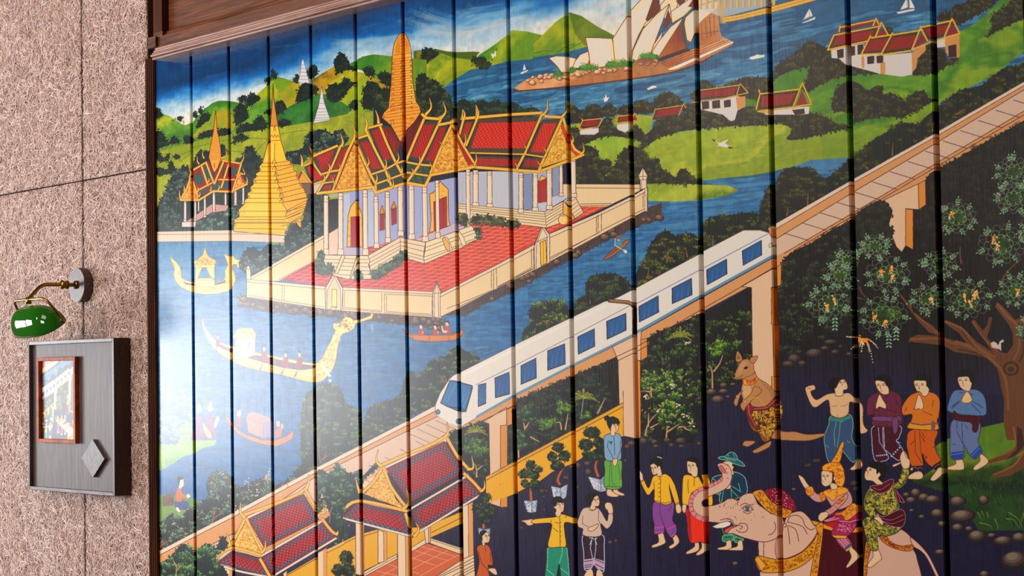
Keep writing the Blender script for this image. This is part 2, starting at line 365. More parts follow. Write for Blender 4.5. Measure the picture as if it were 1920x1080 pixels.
# white chedis on the hills
def chedi(f,s,lines):
    Z(f);P('#d9d6da',s,o='#5a5a68',w=.8);LL('#6a6a78',.7,lines)
chedi('A',"1505 262 1515 300 1530 350 1545 420 1560 470 1568 515 1530 505 1500 515 1455 495 1470 450 1480 380 1490 300","1488 330 1526 330|1482 360 1532 365|1478 400 1540 405|1470 440 1552 440|1462 470 1558 475")
chedi('A',"1692 540 1702 600 1712 680 1725 725 1748 790 1770 850 1778 880 1700 895 1608 910 1625 860 1640 800 1660 740 1675 650 1685 590","1680 660 1708 660|1668 710 1722 715|1655 765 1738 765|1640 800 1750 795|1636 830 1758 825|1622 860 1770 852|1615 885 1775 870")
# sail boats on the bay
Z('M')
P('#e8e4dc',"90 478 105 520 80 530");P('#e8e4dc',"62 545 120 522 115 535 70 556")
# ---- white shell-roofed hall on its point, bridge, villas of the far shore
Z('M')
OL='#5a3018'
GF("15 660 100 600 130 585 260 570 300 550 400 545 500 520 650 500 800 480 1000 440 1090 455 1260 500 1660 310 1655 335 1400 470 1200 540 900 590 500 640 60 680",(300,560),(330,680),[(0,'#d69a68'),(.5,'#e8b284'),(1,'#b57a4c')],.3)
LL('#5a2c1a',2.5,"15 672 60 682 500 642 900 592 1200 543 1400 472 1500 420",1)
for i in range(46):
    t=rnd.random();x=110+t*980;y=600-t*140+rnd.uniform(-14,34)*(1 if t<.9 else .5)
    q=pp([x,y])[0];stone(q[0],q[1],rnd.uniform(4,8.5),['#8a5a3c','#d8a478','#f0cda4'],.6)
P('#fbe7d2',"1165 520 1655 310 1660 320 1240 515 1190 525");GF("1110 470 1400 350 1560 270 1650 310 1170 510",(1120,470),(1600,300),[(0,'#b5612f'),(.5,'#d08a52'),(1,'#e0a878')],.2)
LL('#8a4420',1.2,"1120 480 1400 365 1560 300|1135 490 1400 385 1590 305|1150 500 1400 405 1620 305")
P('#3b2018',"1080 440 1280 370 1320 365 1340 380 1100 460")
W1,W2='#e9ddd0','#f0dcb4'
P(W2,"550 282 650 284 750 290 770 380 772 470 700 500 620 510 590 515 575 400",o=OL);P(W1,"560 288 700 292 735 300 745 400 740 480 600 510 580 400")
P(W2,"450 510 470 460 510 410 570 385 590 500 490 525",o=OL);P(W1,"460 505 490 450 560 395 550 440 520 510")
P('#a85a34',"560 490 580 440 592 495")
P(W2,"275 435 330 420 420 424 480 440 450 510 420 540 370 545 340 500",o=OL);P(W1,"285 436 410 428 415 535 350 500")
P(W2,"770 470 755 290 800 220 890 80 1000 -40 1080 -60 1100 20 1080 110 1000 170 950 260 900 380 890 480",o=OL)
P(W1,"770 290 830 190 950 50 1060 -40 1040 60 960 190 910 330 880 440 800 470")
P('#6a2f22',"1060 -20 1105 0 1110 80 1020 160 1000 150")
P(W2,"1110 40 1180 -40 1260 -30 1230 70 1190 170 1120 120",o=OL);P('#6a2f22',"1230 10 1260 -40 1320 -40 1270 60")
P(W2,"1040 400 1100 360 1180 30 1190 90 1130 230 1060 340 1040 400 960 440 895 470 905 380 980 220 1080 110 1175 32",o=OL)
P(W1,"910 440 930 350 1000 220 1165 45 1120 180 1030 340 1020 410")
P('#6a2f22',"1170 70 1195 150 1160 210 1130 200")
P(W2,"1190 90 1360 -30 1370 -20 1350 60 1290 120 1200 175",o=OL);P(W1,"1195 95 1350 -20 1310 60 1230 130")
P('#6a2f22',"1320 50 1365 -20 1390 -20 1385 60")
P(W2,"1045 395 1100 310 1190 200 1285 130 1250 190 1160 330 1090 440",o=OL);P(W1,"1055 395 1110 310 1200 205 1270 145 1180 260 1090 420")
GF("1090 440 1160 330 1250 190 1290 300 1310 360",(1100,420),(1270,220),[(0,'#b06a34'),(.6,'#9a4a24'),(1,'#7a3018')],.3)
P('#5a4440',"1250 190 1285 130 1300 300 1320 370 1310 370 1280 300")
P(W2,"1300 130 1390 50 1480 20 1550 10 1540 60 1430 150 1390 200 1340 320 1310 300 1290 180",o=OL);P(W1,"1310 140 1400 60 1530 20 1420 140 1380 190 1330 290 1320 200")
GF("1390 200 1430 150 1540 60 1560 240 1580 290 1480 330 1400 350",(1400,300),(1540,80),[(0,'#b5703e'),(.6,'#c99060'),(1,'#9a5a34')],.35)
LL('#6a3a24',.9,"1420 180 1425 300|1450 150 1460 290|1480 125 1490 280|1510 100 1520 270|1400 260 1560 230")
bush("420 520 450 510 470 530 430 540",'#2f6a2a',['#4a8a3a'],3,2);bush("490 510 560 490 640 500 600 520 500 525",'#2c5f28',['#4a8a3a','#77a04a'],8,2)
bush("700 490 740 460 780 475 740 500",'#2c5f28',['#4a8a3a','#77a04a'],5,2);bush("800 475 850 460 920 460 880 485 810 490",'#2c5f28',['#4a8a3a','#77a04a'],6,2)
bush("970 420 1010 405 1080 410 1090 440 1010 440",'#2f6a2a',['#4a8a3a','#77a04a'],7,2);bush("330 555 360 540 380 555 350 570",'#2c5f28',['#4a8a3a'],3,2)
P('#8a4a34',"930 470 980 435 1070 445 1080 470 1000 480",al=.8)
# the bridge
P('#cfd3d6',"1390 60 1390 -120 2300 -400 2100 -60 1900 50 1580 130",al=.75)
for i in range(13):
    x=1410+i*46;L('#e6bc5e',4.2,f"{x} {70-i*2} {x+10} -190")
    L('#a5762c',.8,f"{x+10} {70-i*2} {x+20} -190")
P('#e8bb58',"1570 130 1700 110 1920 55 2350 -60 2360 -20 2000 80 1920 100 1700 150 1580 172",o='#8a5a20');L('#b5842e',1,"1575 150 1700 130 1920 78 2350 -40")
P('#d8b070',"1545 40 1590 30 1600 180 1560 175",al=.7)
Z('N')
def boat(s,sail,lines=''):
    P('#e6e0d8',s);[P('#efeae2',q) for q in sail.split('|')]
    if lines:LL('#8a8484',.7,lines)
boat("252 172 355 125 350 145 262 175","310 62 335 120 262 150","310 62 308 140|265 140 330 118")
boat("960 90 1100 65 1095 80 975 105","1030 0 1045 -30 1048 55 990 75|1055 -30 1100 60 1060 62","1040 -10 1042 65|1000 78 1080 62")
boat("100 0 101 0 100 1","100 0 101 0 101 1")
Z('M')
P('#eee8e0',"1775 442 1790 425 1830 415 1895 412 1890 428 1800 448");P('#eee8e0',"1820 415 1840 408 1862 412 1860 420")
P('#eee8e0',"1008 665 1030 655 1050 642 1080 645 1085 655 1020 675");P('#eee8e0',"682 730 695 740 700 705 712 735 730 725 715 755 692 768 690 750")
Z('N')
# far right hill slopes
GF("30 620 100 560 200 520 330 490 470 440 620 480 820 550 1050 570 1240 520 1430 420 1430 240 1560 170 1640 100 1740 0 2300 -500 2300 300 1920 380 1700 560 1300 760 1040 1100 900 1300 -400 1300 -420 1000 -380 760",(700,400),(900,1000),[(0,'#4f8426'),(.3,'#6f9f2e'),(.5,'#4a7f26'),(.7,'#86a52c'),(1,'#7f9a28')],.4)
Z('0')
for i in range(420):
    x=rnd.uniform(1240,1930);y=rnd.uniform(110,350)
    if y>430-.2*(x-1240) or y<300-.36*(x-1240)+60:continue
    l=rnd.uniform(6,22);stroke(np.array([[x,y],[x+l,y-l*rnd.uniform(.2,.5)]]),rnd.choice(['#a9b83a','#6f9a2c','#3f7422','#b9c24a','#93a92e']),rnd.uniform(1,2.4),.3,.5)
water("1195 365 1310 340 1440 322 1520 300 1600 296 1640 330 1640 400 1200 440",(1300,330),(1300,430))
Z('O')
GF("580 520 700 430 850 390 1000 370 1250 345 1500 335 1680 330 1920 420 1920 610 1740 640 1540 690 1400 715 1150 740 1000 760 830 740 720 660 620 590",(800,380),(900,740),[(0,'#86b034'),(.3,'#a9ba38'),(.6,'#97aa2a'),(.85,'#b7bd3c'),(1,'#8ea22a')],.4)
GF("130 490 230 440 340 415 500 440 620 460 560 540 470 700 300 720",(330,420),(380,700),[(0,'#7fae34'),(.3,'#a3bc3c'),(.6,'#8fa62c'),(1,'#a5b030')],.35)
GF("20 340 120 320 130 350 100 420 20 430",(60,320),(80,420),[(0,'#a0b034'),(1,'#8aa02a')],.2);GF("330 290 400 260 540 258 660 270 640 380 600 410 400 380",(400,260),(560,400),[(0,'#6f9a2c'),(.5,'#a5b83a'),(1,'#8fa62c')],.3)
GF("610 780 800 770 1000 785 1230 790 1300 830 1200 870 1000 900 800 912 610 905",(900,770),(920,910),[(0,'#8fa62c'),(.4,'#b5c044'),(.8,'#a5b236'),(1,'#6f8a24')],.3)
Z('0')
for i in range(170):
    x=rnd.uniform(1215,1500);y=rnd.uniform(245,325);l=rnd.uniform(8,24)
    stroke(np.array([[x,y],[x+l,y-l*rnd.uniform(.1,.5)]]),rnd.choice(['#c2cc54','#7f9a2a','#d0d060','#6d8f26','#b5bf42']),rnd.uniform(1,2.2),.3,.45)
for i in range(60):
    x=rnd.uniform(1215,1360);y=rnd.uniform(348,368);l=rnd.uniform(5,12)
    stroke(np.array([[x,y],[x+l*.4,y-l*.6]]),rnd.choice(['#c9d05a','#9fb034','#dcd870']),1.6,.3,.6)
# hedges on the far shore
HB,HH='#2a2420',['#33301f','#454a26','#5a6a30']
Z('O')
for s,n in (("20 210 60 190 110 230 150 240 160 300 20 320",8),("140 240 200 180 270 210 300 260 200 300",8),("280 210 330 180 390 230 360 270 300 270",7),("390 230 440 190 500 190 540 240 420 260",7),("500 190 580 150 650 190 670 240 520 250",8),("660 170 720 110 790 95 860 150 880 190 700 220",10),("880 200 960 170 1000 120 1000 230 900 240",6),("940 110 980 80 1000 110 990 150",4)):bush(s,HB,HH,n,2.2,6)
Z('0')
bush("1320 150 1345 165 1370 155 1400 145 1440 148 1450 165 1440 185 1350 180 1310 165",HB,HH,8,2.2)
Z('O')
for s,n in (("30 360 100 370 110 420 240 410 260 340 300 290 340 290 370 370 460 400 520 340 570 380 620 420 680 310 760 280 900 250 1000 240 1020 220 1120 220 1180 260 1240 310 1290 220 1400 200 1440 240 1560 260 1700 210 1760 230 1800 260 1760 300 1640 310 1450 340 1250 345 1000 365 850 385 700 430 600 490 560 520 560 460 400 420 260 430 130 480 70 500 20 400",46),("80 520 160 490 240 530 260 600 330 600 340 680 290 720 280 780 80 780",16),("380 620 430 530 520 500 610 560 620 600 690 590 720 660 780 700 830 730 850 680 900 670 960 730 1010 750 1000 775 860 780 620 770 300 780 330 700",34)):bush(s,HB,HH,n,2.4,7)
Z('N')
for s,n in (("30 600 60 500 200 400 300 310 360 330 460 370 470 440 330 490 200 520 100 560",24),("290 600 320 500 420 460 530 445 600 490 700 490 820 550 700 550 560 570 460 600 380 640 300 690 260 660",24),("1090 560 1110 460 1150 380 1210 330 1280 340 1330 420 1340 490 1260 540 1150 560",18),("1270 160 1290 100 1370 90 1400 40 1480 20 1540 -60 1700 -150 1700 20 1560 110 1440 180 1390 170 1340 150",22),("1640 280 1680 200 1680 120 1780 50 1830 0 1900 -60 2200 -200 2150 0 1920 130 1800 190 1700 240",22),("1340 470 1380 440 1420 440 1380 480",4),("880 230 900 210 930 230 900 270",3),
 ("480 800 490 720 540 640 620 610 700 640 740 690 800 650 860 660 850 710 920 700 1000 740 1030 770 1060 720 1160 680 1200 740 1260 745 1060 850 1000 885 900 870 780 880 640 920 640 850 500 830",34),("140 1040 180 970 60 890 130 830 240 820 330 850 430 880 520 930 600 960 480 985 300 1030 200 1050",26)):bush(s,HB,['#2b2a1c','#3d4222','#55602c'],n,2.6,7)
# villas
Rd,Gd,Wh='#8f1d1c','#f0b62a','#ddd6d4'
def villa(wall,roofs,trims,wins='',tan='',tw=2.2):
    P(Wh,wall)
    for s in tan.split('|'):
        if s:P('#d59a5c',s)
    for s in wins.split('|'):
        if s:P('#3a2220',s)
    for s in roofs.split('|'):
        P('#3f3424',s);a=pp(s);c=a.mean(0);q=c+(a-c)*[.86,.72];put(tex(q),Rd)
    for s in trims.split('|'):L(Gd,tw,s,o='#7a4a14',ow=.7)
Z('O')
villa("110 370 250 360 250 390 220 410 110 410","105 360 130 300 270 290 240 350","100 372 245 352 275 300 262 285|122 290 128 305 100 368|128 303 265 290",tw=1.5)
villa("385 335 500 320 500 350 450 395 390 370","380 320 400 270 500 260 520 255 545 300 490 305","372 330 500 310 545 302 518 250 500 300|395 265 385 320|390 275 515 258",tw=1.5)
P('#c98d4a',"480 300 540 300 500 330");
villa("650 300 651 300 651 301","650 300 680 225 870 190 895 205 840 265","645 305 675 215|680 220 880 190|885 175 905 212|885 180 845 270",tw=1.4)
villa("1010 170 1280 120 1350 130 1345 200 1290 230 1270 300 1240 310 1180 260 1010 220","980 150 1005 80 1310 40 1280 120","950 168 1180 140 1370 95|1310 25 1370 98|1310 25 1280 125|1005 78 1310 38",
 "1022 165 1075 155 1078 215 1025 222|1100 158 1158 150 1160 210 1102 215|1188 155 1238 145 1240 200 1190 208","1278 130 1348 120 1350 200 1290 225",1.6)
villa("1480 230 1800 200 1830 200 1825 255 1780 260 1500 262","1440 225 1460 110 1750 80 1700 195","1430 220 1460 100 1450 75|1455 105 1760 68|1775 20 1710 195|1775 20 1845 180|1440 235 1700 205 1845 182|1440 235 1560 250","1700 225 1790 215 1795 255 1720 260","",2.4)
P('#8f1d1c',"1775 80 1815 180 1730 190")
P('#e8e2da',"1105 445 1125 460 1160 472 1230 440 1195 475 1255 508 1200 505 1150 495 1135 510 1150 480");P('#1c1a1c',"1095 438 1125 455 1115 462");P('#1c1a1c',"1215 498 1262 508 1230 516")
Z('N')
villa("470 375 600 345 720 325 720 400 870 415 1080 395 1080 560 1000 575 840 555 640 500 580 485 530 440 475 435","455 365 500 255 830 200 780 300 620 330|530 240 545 200 800 150 790 180","445 375 495 258|500 262 850 195|540 190 530 240|540 205 810 150|810 135 785 195|810 140 830 185|848 165 800 290|850 170 900 265|445 375 620 335 740 310",
 "515 375 565 365 565 430 520 438|612 350 650 345 652 415 615 420|670 338 715 330 715 405 672 410|742 425 795 418 795 475 745 482|812 420 862 415 862 470 815 475","700 425 720 420 722 510 702 505|840 470 878 465 878 560 842 555",2.8)
P('#d59a5c',"1075 395 1180 330 1180 380 1120 440 1110 510 1078 545");P(Wh,"1255 300 1330 285 1335 350 1260 360")
P('#d59a5c',"1325 285 1435 250 1435 430 1360 435 1330 390");P('#3a1c20',"1350 345 1410 332 1412 428 1355 432")
for q in ("705 405 770 280 930 270 850 395","860 405 930 265 1150 235 1070 375","1150 210 1380 160 1330 265 1200 300"):
    P('#3f3a22',q);a=pp(q);c=a.mean(0);put(tex(c+(a-c)*[.86,.7]),Rd)
P(Rd,"1150 250 1190 310 1090 360");P(Rd,"1380 175 1425 250 1340 265");P(Rd,"845 215 890 265 810 280");P(Rd,"805 160 822 190 795 192")
LL(Gd,3,"695 410 850 402|770 265 700 405|770 285 930 260|935 245 845 410|850 412 1070 380|935 262 1150 225|1148 195 1075 375|1148 215 1195 310|1075 375 1200 325|1150 205 1380 155|1380 135 1320 280|1380 140 1435 248|1200 320 1440 250")
# river channel (centre)
Z('0')
water("285 1010 285 438 460 450 540 460 560 500 800 560 1215 420 1200 385 1270 379 1310 377 1360 368 1387 358 1365 348 1310 342 1440 330 1520 300 1600 295 1620 330 1500 420 1440 480 1300 560 1150 600 900 720 820 780 750 820 680 800 640 1010",(800,450),(830,800),[(0,'#4d87b0'),(.2,'#2a6496'),(.45,'#447faa'),(.7,'#255f92'),(1,'#2f6a9c')],.5)
Z('0')
for i in range(260):
    x=rnd.uniform(300,1500);y=rnd.uniform(300,900)
    if not inside(np.array([[1215,420],[1360,380],[1440,335],[1600,300],[1440,480],[1150,600],[900,720],[600,900],[300,920],[300,620],[760,620],[900,600],[1000,520]]),np.array([x]),np.array([y]))[0]:continue
    l=rnd.uniform(10,40);sl=rnd.uniform(.0,.35) if x>800 else rnd.uniform(-.05,.1)
    stroke(smooth(np.array([[x,y],[x+l*.5,y-l*sl*.5+rnd.uniform(-2,2)],[x+l,y-l*sl]]),0,4),rnd.choice(['#1b4f7d','#1d5686','#74a8c4','#8fb9cc','#255f8f']),rnd.uniform(.8,2),.3,.55)
# ---- temple island
BR='#3a1d14';GO='#efb944';GD='#c98a26';CR='#e8d5b8';C2='#ead0a6'
Z('0')
def rockbank(s,n,r0,r1,base='#4a3a36'):
    bush(s,base,['#5a4640'],6,2,6,rag=1,sm=0);rocks(s,n,r0,r1,['#3a2c2a','#6a5248','#8a6d5c','#a08570'])
Z('L');rockbank("0 635 60 660 770 772 1810 846 1840 860 1820 960 1500 905 1000 852 600 812 250 790 0 725",60,5,10)
Z('K');rockbank("-20 1080 100 1036 780 696 1650 228 1800 145 1920 100 1920 235 1700 305 1500 395 1180 570 900 710 700 835 500 935 300 1020 150 1120",64,6,11)
# embankment by the left water
Z('C');P('#dccab8',"30 78 800 62 1345 68 1345 100 1320 188 800 172 30 180");LL('#7a5c48',.8,"40 105 800 100 1340 100|40 178 800 171 1320 186")
Z('L');tr('L',"0 330 60 230 130 210 180 250 230 200 330 190 400 200 400 130 430 60 560 20 640 -20 660 60 740 -20 760 110 300 360 100 455 0 400",'#1e2a30',['#2f4446','#4f6a62','#7d9684'],34,2.4)
Z('0')
# court
P('#c23a2a',"523 524 594 488 650 440 800 380 1088 385 1142 385 1030 438 1002 458 930 498 840 543 827 549 642 539 611 537")
GF("523 524 594 488 650 440 750 430 760 545 642 539 611 537",(523,520),(760,500),[(0,'#b0223c'),(1,'#c2322c')],.1)
GF("750 430 800 380 1088 385 1142 385 1030 438 1002 458 930 498 840 543 827 549 760 545",(760,500),(1050,400),[(0,'#c2322c'),(.3,'#cc3f2a'),(1,'#d0492e')],.1)
def clip_lines(poly,fn,ts,col,w):
    a=np.array(poly.split(),float).reshape(-1,2)
    for t in ts:
        q=fn(t);n=60;X=np.linspace(q[0],q[2],n);Y=np.linspace(q[1],q[3],n);m=inside(a,X,Y)
        i=0
        while i<n:
            if m[i]:
                j=i
                while j+1<n and m[j+1]:j+=1
                if j>i:stroke(np.array([[X[i],Y[i]],[X[j],Y[j]]]),col,w)
                i=j+1
            else:i+=1
CT="527 523 594 489 680 470 800 420 1088 386 1138 386 1030 437 1002 456 930 496 840 541 827 547 642 537 611 535"
clip_lines(CT,lambda t:(500,t-12,1160,t+18),np.arange(380,560,6.5),'#e9a58c',.8)
clip_lines(CT,lambda t:(t,560,t+430,370),np.arange(300,1100,19),'#e9a58c',.8)
# back walls
Z('L');P(C2,"95 495 750 112 890 28 890 100 690 325 350 512 100 515");P(CR,"80 485 750 100 890 22 890 45 750 128 105 495",o=BR,w=.7);LL(BR,.7,"350 502 690 322")
Z('J');P(C2,"1035 840 1725 842 1725 900 1430 1042 1190 1046 1035 960");LL(BR,.8,"1035 840 1725 843|1150 875 1720 880|1190 1040 1440 1030|1190 1020 1470 1015")
# front wall
Z('L');P(C2,"60 505 775 572 1740 618 1740 840 770 772 60 660",o=BR,w=.8);P(CR,"55 497 775 562 1740 610 1740 632 775 588 60 520",o=BR,w=.7)
LL(BR,.7,"80 655 760 765|80 640 760 748|380 545 378 690|400 548 396 693|925 600 925 765 1275 792 1275 622|940 604 938 752 1262 780|1300 630 1300 800 1728 825 1728 650 1300 630|1318 645 1318 788 1715 812")
P(CR,"55 395 75 380 92 400 95 500 60 505",o=BR,w=.7);el(74,392,14,16,CR,0,BR)
P(CR,"1735 620 1770 512 1808 620 1815 850 1735 838",o=BR);LL(BR,.7,"1735 625 1810 622|1752 620 1770 530 1790 620|1785 630 1788 845|1750 630 1750 838")
P(CR,"765 575 850 425 925 575 915 780 770 772",o=BR);P('#e3c7a2',"790 590 850 470 905 590 905 780 785 770",o=BR,w=.7);P('#f0d878',"828 585 870 590 870 745 825 745",o=BR,w=.8)
LL(BR,.9,"765 580 850 440 920 575|778 575 775 770|805 770 830 745 868 750 860 780")
# right wall
Z('K');P(C2,"-70 930 430 680 780 490 915 400 1365 205 1670 52 1795 -10 1795 160 1650 235 780 700 440 870 100 1045 -70 1125",o=BR,w=.8)
P(CR,"-70 915 430 660 780 470 800 480 800 500 430 690 -70 945",o=BR,w=.8);P(CR,"905 380 1365 182 1670 30 1795 -45 1795 -15 1670 60 1365 210 915 412",o=BR,w=.8)
LL(BR,.8,"-10 1050 410 880 410 700|390 708 390 870|435 690 440 862 770 690 770 500|750 512 752 680 600 765|450 850 760 690|918 590 1350 370 1350 205|1335 215 1335 365|1380 190 1380 345 1780 145 1770 0|1755 10 1755 140|100 1030 410 885|920 605 1380 350")
P(CR,"775 490 850 285 915 385 915 635 835 675 780 705",o=BR);LL(BR,.8,"800 460 850 320 890 390|775 470 850 300 915 385|795 470 795 690|890 400 890 640|800 450 905 400")
P('#f2c030',"828 455 880 430 888 640 835 665",o=BR);LL('#a06a14',.9,"856 440 860 655")
Z('J');P(CR,"1712 770 1752 690 1795 765 1785 800 1785 880 1730 890 1728 810",o=BR,w=.8);LL(BR,.7,"1715 775 1795 770|1728 805 1785 800|1752 690 1755 800|1740 815 1742 880");P(CR,"1770 880 1790 870 1792 1085 1770 1090",o=BR,w=.6)
# ---- right hall
P('#c4c6d0',"85 735 420 725 830 735 1005 655 1005 965 800 1085 90 1035")
for s in ("95 740 150 740 150 1030 95 1025","200 745 225 745 225 1030 200 1030","270 745 355 745 355 1035 270 1030"):P('#b9bccb',s)
P('#8896b4',"680 750 758 750 758 1065 680 1078",o=BR,w=.6);P('#8f9cba',"940 692 1002 668 1002 932 940 962",o=BR,w=.6)
P('#aab0d0',"810 760 890 720 890 1000 810 1010");P('#a83230',"808 815 890 792 890 1000 808 1012",o=BR);P('#f0c030',"815 818 845 762 888 790",o=BR,w=.7)
P('#c4c8d8',"810 1012 890 1000 935 960 1005 935 1100 950 1035 990 870 1085 800 1085")
Z('K');P('#ecd6ae',"85 105 570 152 870 178 1035 85 1130 20 1130 240 885 322 850 318 640 292 200 240 90 225",o=BR,w=.8)
LL(BR,.7,"90 125 870 200|90 145 870 222|200 170 870 245|210 195 870 268|215 218 875 295|870 178 885 320|870 200 1035 108|872 222 1035 130|875 250 1035 155|880 275 1035 180|885 300 1035 205")
P('#e8b45a',"1035 85 1060 100 1140 240 1100 260 1035 200",o=BR);P('#ecd6ae',"1060 90 1130 20 1220 185 1140 240",o=BR);LL(BR,.6,"1080 110 1145 60|1095 140 1160 90|1110 165 1175 115|1122 195 1190 145|1135 220 1205 170")
el(1038,250,46,46,'#f2d488',0,BR);P('#e8a640',"1060 215 1084 240 1080 285 1040 296 1066 260",al=.7);P('#e6c884',"1005 205 1070 205 1068 215 1008 217",o=BR,w=.6)
def cols(f,ls,col='#e6d4bc'):
    Z(f)
    for x0,y0,x1,y1,w in ls:
        h=w/2;P(col,[x0-h,y0,x0+h,y0,x1+h,y1,x1-h,y1],o=BR,w=.8)
        for t in(.06,.11):
            y=y0+(y1-y0)*t;L(BR,.6,[x0-h*1.2,y,x0+h*1.2,y])
        P(col,[x1-h*1.25,y1-(y1-y0)*.1,x1+h*1.25,y1-(y1-y0)*.1,x1+h*1.35,y1,x1-h*1.35,y1],o=BR,w=.7)
        L('#f4e6d2',w*.25*cf[2],[x0-h*.3,y0+8,x1-h*.3,y1-8],al=.6)
cols('J',[(178,700,182,1240,36),(247,715,247,1038,46),(373,725,375,1048,42),(655,740,655,1100,38),(785,740,785,1085,42),(910,700,912,1070,44),(1016,655,1018,950,30),(1122,600,1128,960,46)])
def hr(f,ls,w=3.2):
    Z(f)
    for s in ls.split('|'):horn(s,w)
Z('J')
roof("270 252 845 235 690 562 165 556",'#4d4433','#dd3a24',None,(.05,.13),n=14,m=6,ln='#6a1812');roof("850 262 1010 260 872 592 708 580",'#4d4433','#dd3a24',None,(.12,.1),n=5,m=6,ln='#6a1812')
roof("235 585 665 598 605 705 225 690",'#4d4433','#c8342a',None,(.04,.2),n=14,m=3,ln='#5a1812');roof("690 605 855 605 815 705 660 695",'#4d4433','#c8342a',None,(.1,.2),n=7,m=4,ln='#5a1812')
roof("150 275 232 270 165 460 105 430",'#4d4433','#dd3a24',None,(.15,.12),n=4,m=6,ln='#6a1812')
P('#d9b044',"1018 270 1085 510 1160 592 825 700 885 600",o=BR);orn("1015 310 1070 510 1130 585 860 660 900 600",'#c8641c',130,2.2,.8);orn("1015 310 1070 510 1130 585 860 660 900 600",'#f6dc7a',90,2,.8)
P('#d83a26',"1015 320 1048 300 1115 470 1200 570 1160 596 1080 500",o=BR,w=.7)
for w,s in ((5,"150 250 270 240 560 215 840 200 880 232 1020 240"),(4.2,"845 210 700 545 610 720"),(4.2,"1030 245 870 595 815 715"),(4.5,"1035 245 1090 430 1140 530 1205 570"),(2.6,"200 560 560 570 690 572 860 598"),(5,"235 688 600 715 815 730 1150 605 1215 575"),(4,"262 250 160 500"),(4,"140 250 100 400")):L(GO,w,s,o='#5a3410',ow=1.2)
hr('J',"120 262 128 230 130 165|252 262 256 200 248 130|850 222 890 170 893 78|1020 240 1065 180 1060 82|1190 572 1222 540 1210 468|1108 475 1125 445 1117 405|690 568 705 530 684 488|872 590 885 560 858 508|612 722 625 690 598 650|820 722 835 680 798 635",4.4)
# ---- main hall walls, porch, plinth
Z('I')
P('#a6abd2',"330 150 820 70 1170 10 1340 20 1640 -40 1660 420 1340 520 1240 585 1160 575 1090 560 870 645 720 660 520 660 480 150")
P('#2a2a33',"330 190 475 170 475 460 380 520 330 500");P('#7d7a9a',"1140 40 1165 40 1165 560 1145 555",al=.7)
P('#bcc6d8',"530 130 590 120 590 650 530 652");P('#bcc6d8',"770 110 830 100 830 640 770 652",al=.8)
P('#bdb2ca',"520 660 720 656 770 740 520 735");P('#c6b9cc',"1240 585 1640 422 1745 455 1810 440 1360 605")
P('#e3c9b4',"380 520 475 465 475 730 330 740 380 700",o=BR,w=.5)
P('#e9d4b4',"768 742 1092 556 1160 572 1345 608 1330 700 1325 760 1335 822 1160 772 1150 745 800 975 785 900 790 860 775 800",o=BR)
LL(BR,.7,"772 780 1095 600|778 815 1098 640|782 850 1100 670|790 890 1100 705|790 930 1090 735|1095 600 1338 650|1098 642 1332 700|1100 690 1328 752|1150 735 1330 785|1092 556 1098 735")
P('#efdab4',"1345 608 1640 500 1800 440 1835 480 1842 515 1875 570 1700 665 1335 822 1325 760 1340 690",o=BR)
LL(BR,.7,"1345 660 1840 480|1340 700 1850 510|1330 755 1560 680 1860 560|1335 790 1870 575")
P('#e8b45a',"1510 570 1540 555 1580 600 1600 690 1570 700 1540 660",o=BR,w=.8);P('#efdab4',"1530 555 1560 560 1600 640 1610 690 1590 700 1580 620",o=BR,w=.7);P('#efdab4',"1640 505 1680 495 1730 570 1750 640 1710 640 1680 560",o=BR,w=.7)
P('#ead6b8',"330 735 770 742 790 800 775 830 795 900 805 975 570 978 430 940 330 830",o=BR);LL(BR,.7,"330 775 490 780|520 770 770 780|330 810 480 815|510 805 640 815 770 812|500 845 640 850|480 885 620 890|470 930 600 935|700 850 785 855|700 890 790 895|720 930 795 930|330 850 470 855")
P('#e6cda6',"435 920 510 735 545 740 500 850 470 920",o=BR);P('#e6cda6',"600 975 680 760 660 740 640 800 585 975",o=BR)
cols('I',[(352,140,352,735,45),(497,115,497,735,46),(740,85,746,738,45),(850,150,856,668,42),(963,105,970,612,42),(1092,35,1097,545,48),(1202,20,1206,580,50),(1335,55,1342,603,48)])
def pdoor(gold,red,lines=''):
    P(GO,gold,o=BR);orn(gold,'#b5701c',26,2,.7);P('#a42a30',red,o=BR,w=.8)
    if lines:LL('#6a1418',.8,lines)
pdoor("560 655 572 340 600 250 650 185 695 290 712 340 715 655","600 355 686 350 686 657 600 657","642 352 642 655")
pdoor("885 330 912 240 938 318","888 332 936 322 936 482 890 492","912 328 912 488");pdoor("1000 278 1028 200 1058 262","1003 280 1055 266 1057 418 1008 438","1030 272 1031 428")
pdoor("1385 512 1400 380 1385 130 1420 110 1440 90 1490 0 1570 80 1575 380 1590 440","1425 205 1555 150 1557 450 1430 497","1525 165 1525 460")
cols('I',[(1460,-10,1468,568,36)])
LL(BR,1,"1655 -60 1660 425")
for s,c in (("270 720 300 690 330 720 325 790 300 810 270 800",4),("250 830 290 815 330 820 370 840 400 835 425 880 400 925 340 930 270 910 245 870",9),("640 900 670 880 700 910 705 980 640 985",5),("810 960 820 900 870 870 930 830 990 800 1040 770 1080 730 1120 700 1160 745 1080 830 1000 880 900 960 850 975",22),("1680 420 1680 350 1720 330 1750 350 1750 430",5),("1810 410 1830 350 1880 345 1910 360 1910 420",6),("1840 480 1870 465 1895 500 1890 570 1860 560",4)):
    Z('I');bush(s,'#2a3a30',['#38503e','#4f6a50','#7a8c6a'],c,2.4,7)
Z('K');
for s,c in (("95 230 140 200 170 230 165 270 100 270",4),("215 260 250 220 320 240 350 210 390 215 420 240 480 225 510 270 560 260 630 270 640 310 560 320 470 300 380 300 320 285",18)):bush(s,'#3a3a28',['#4a4c30','#66683c','#7f7a48'],c,2.6,6)
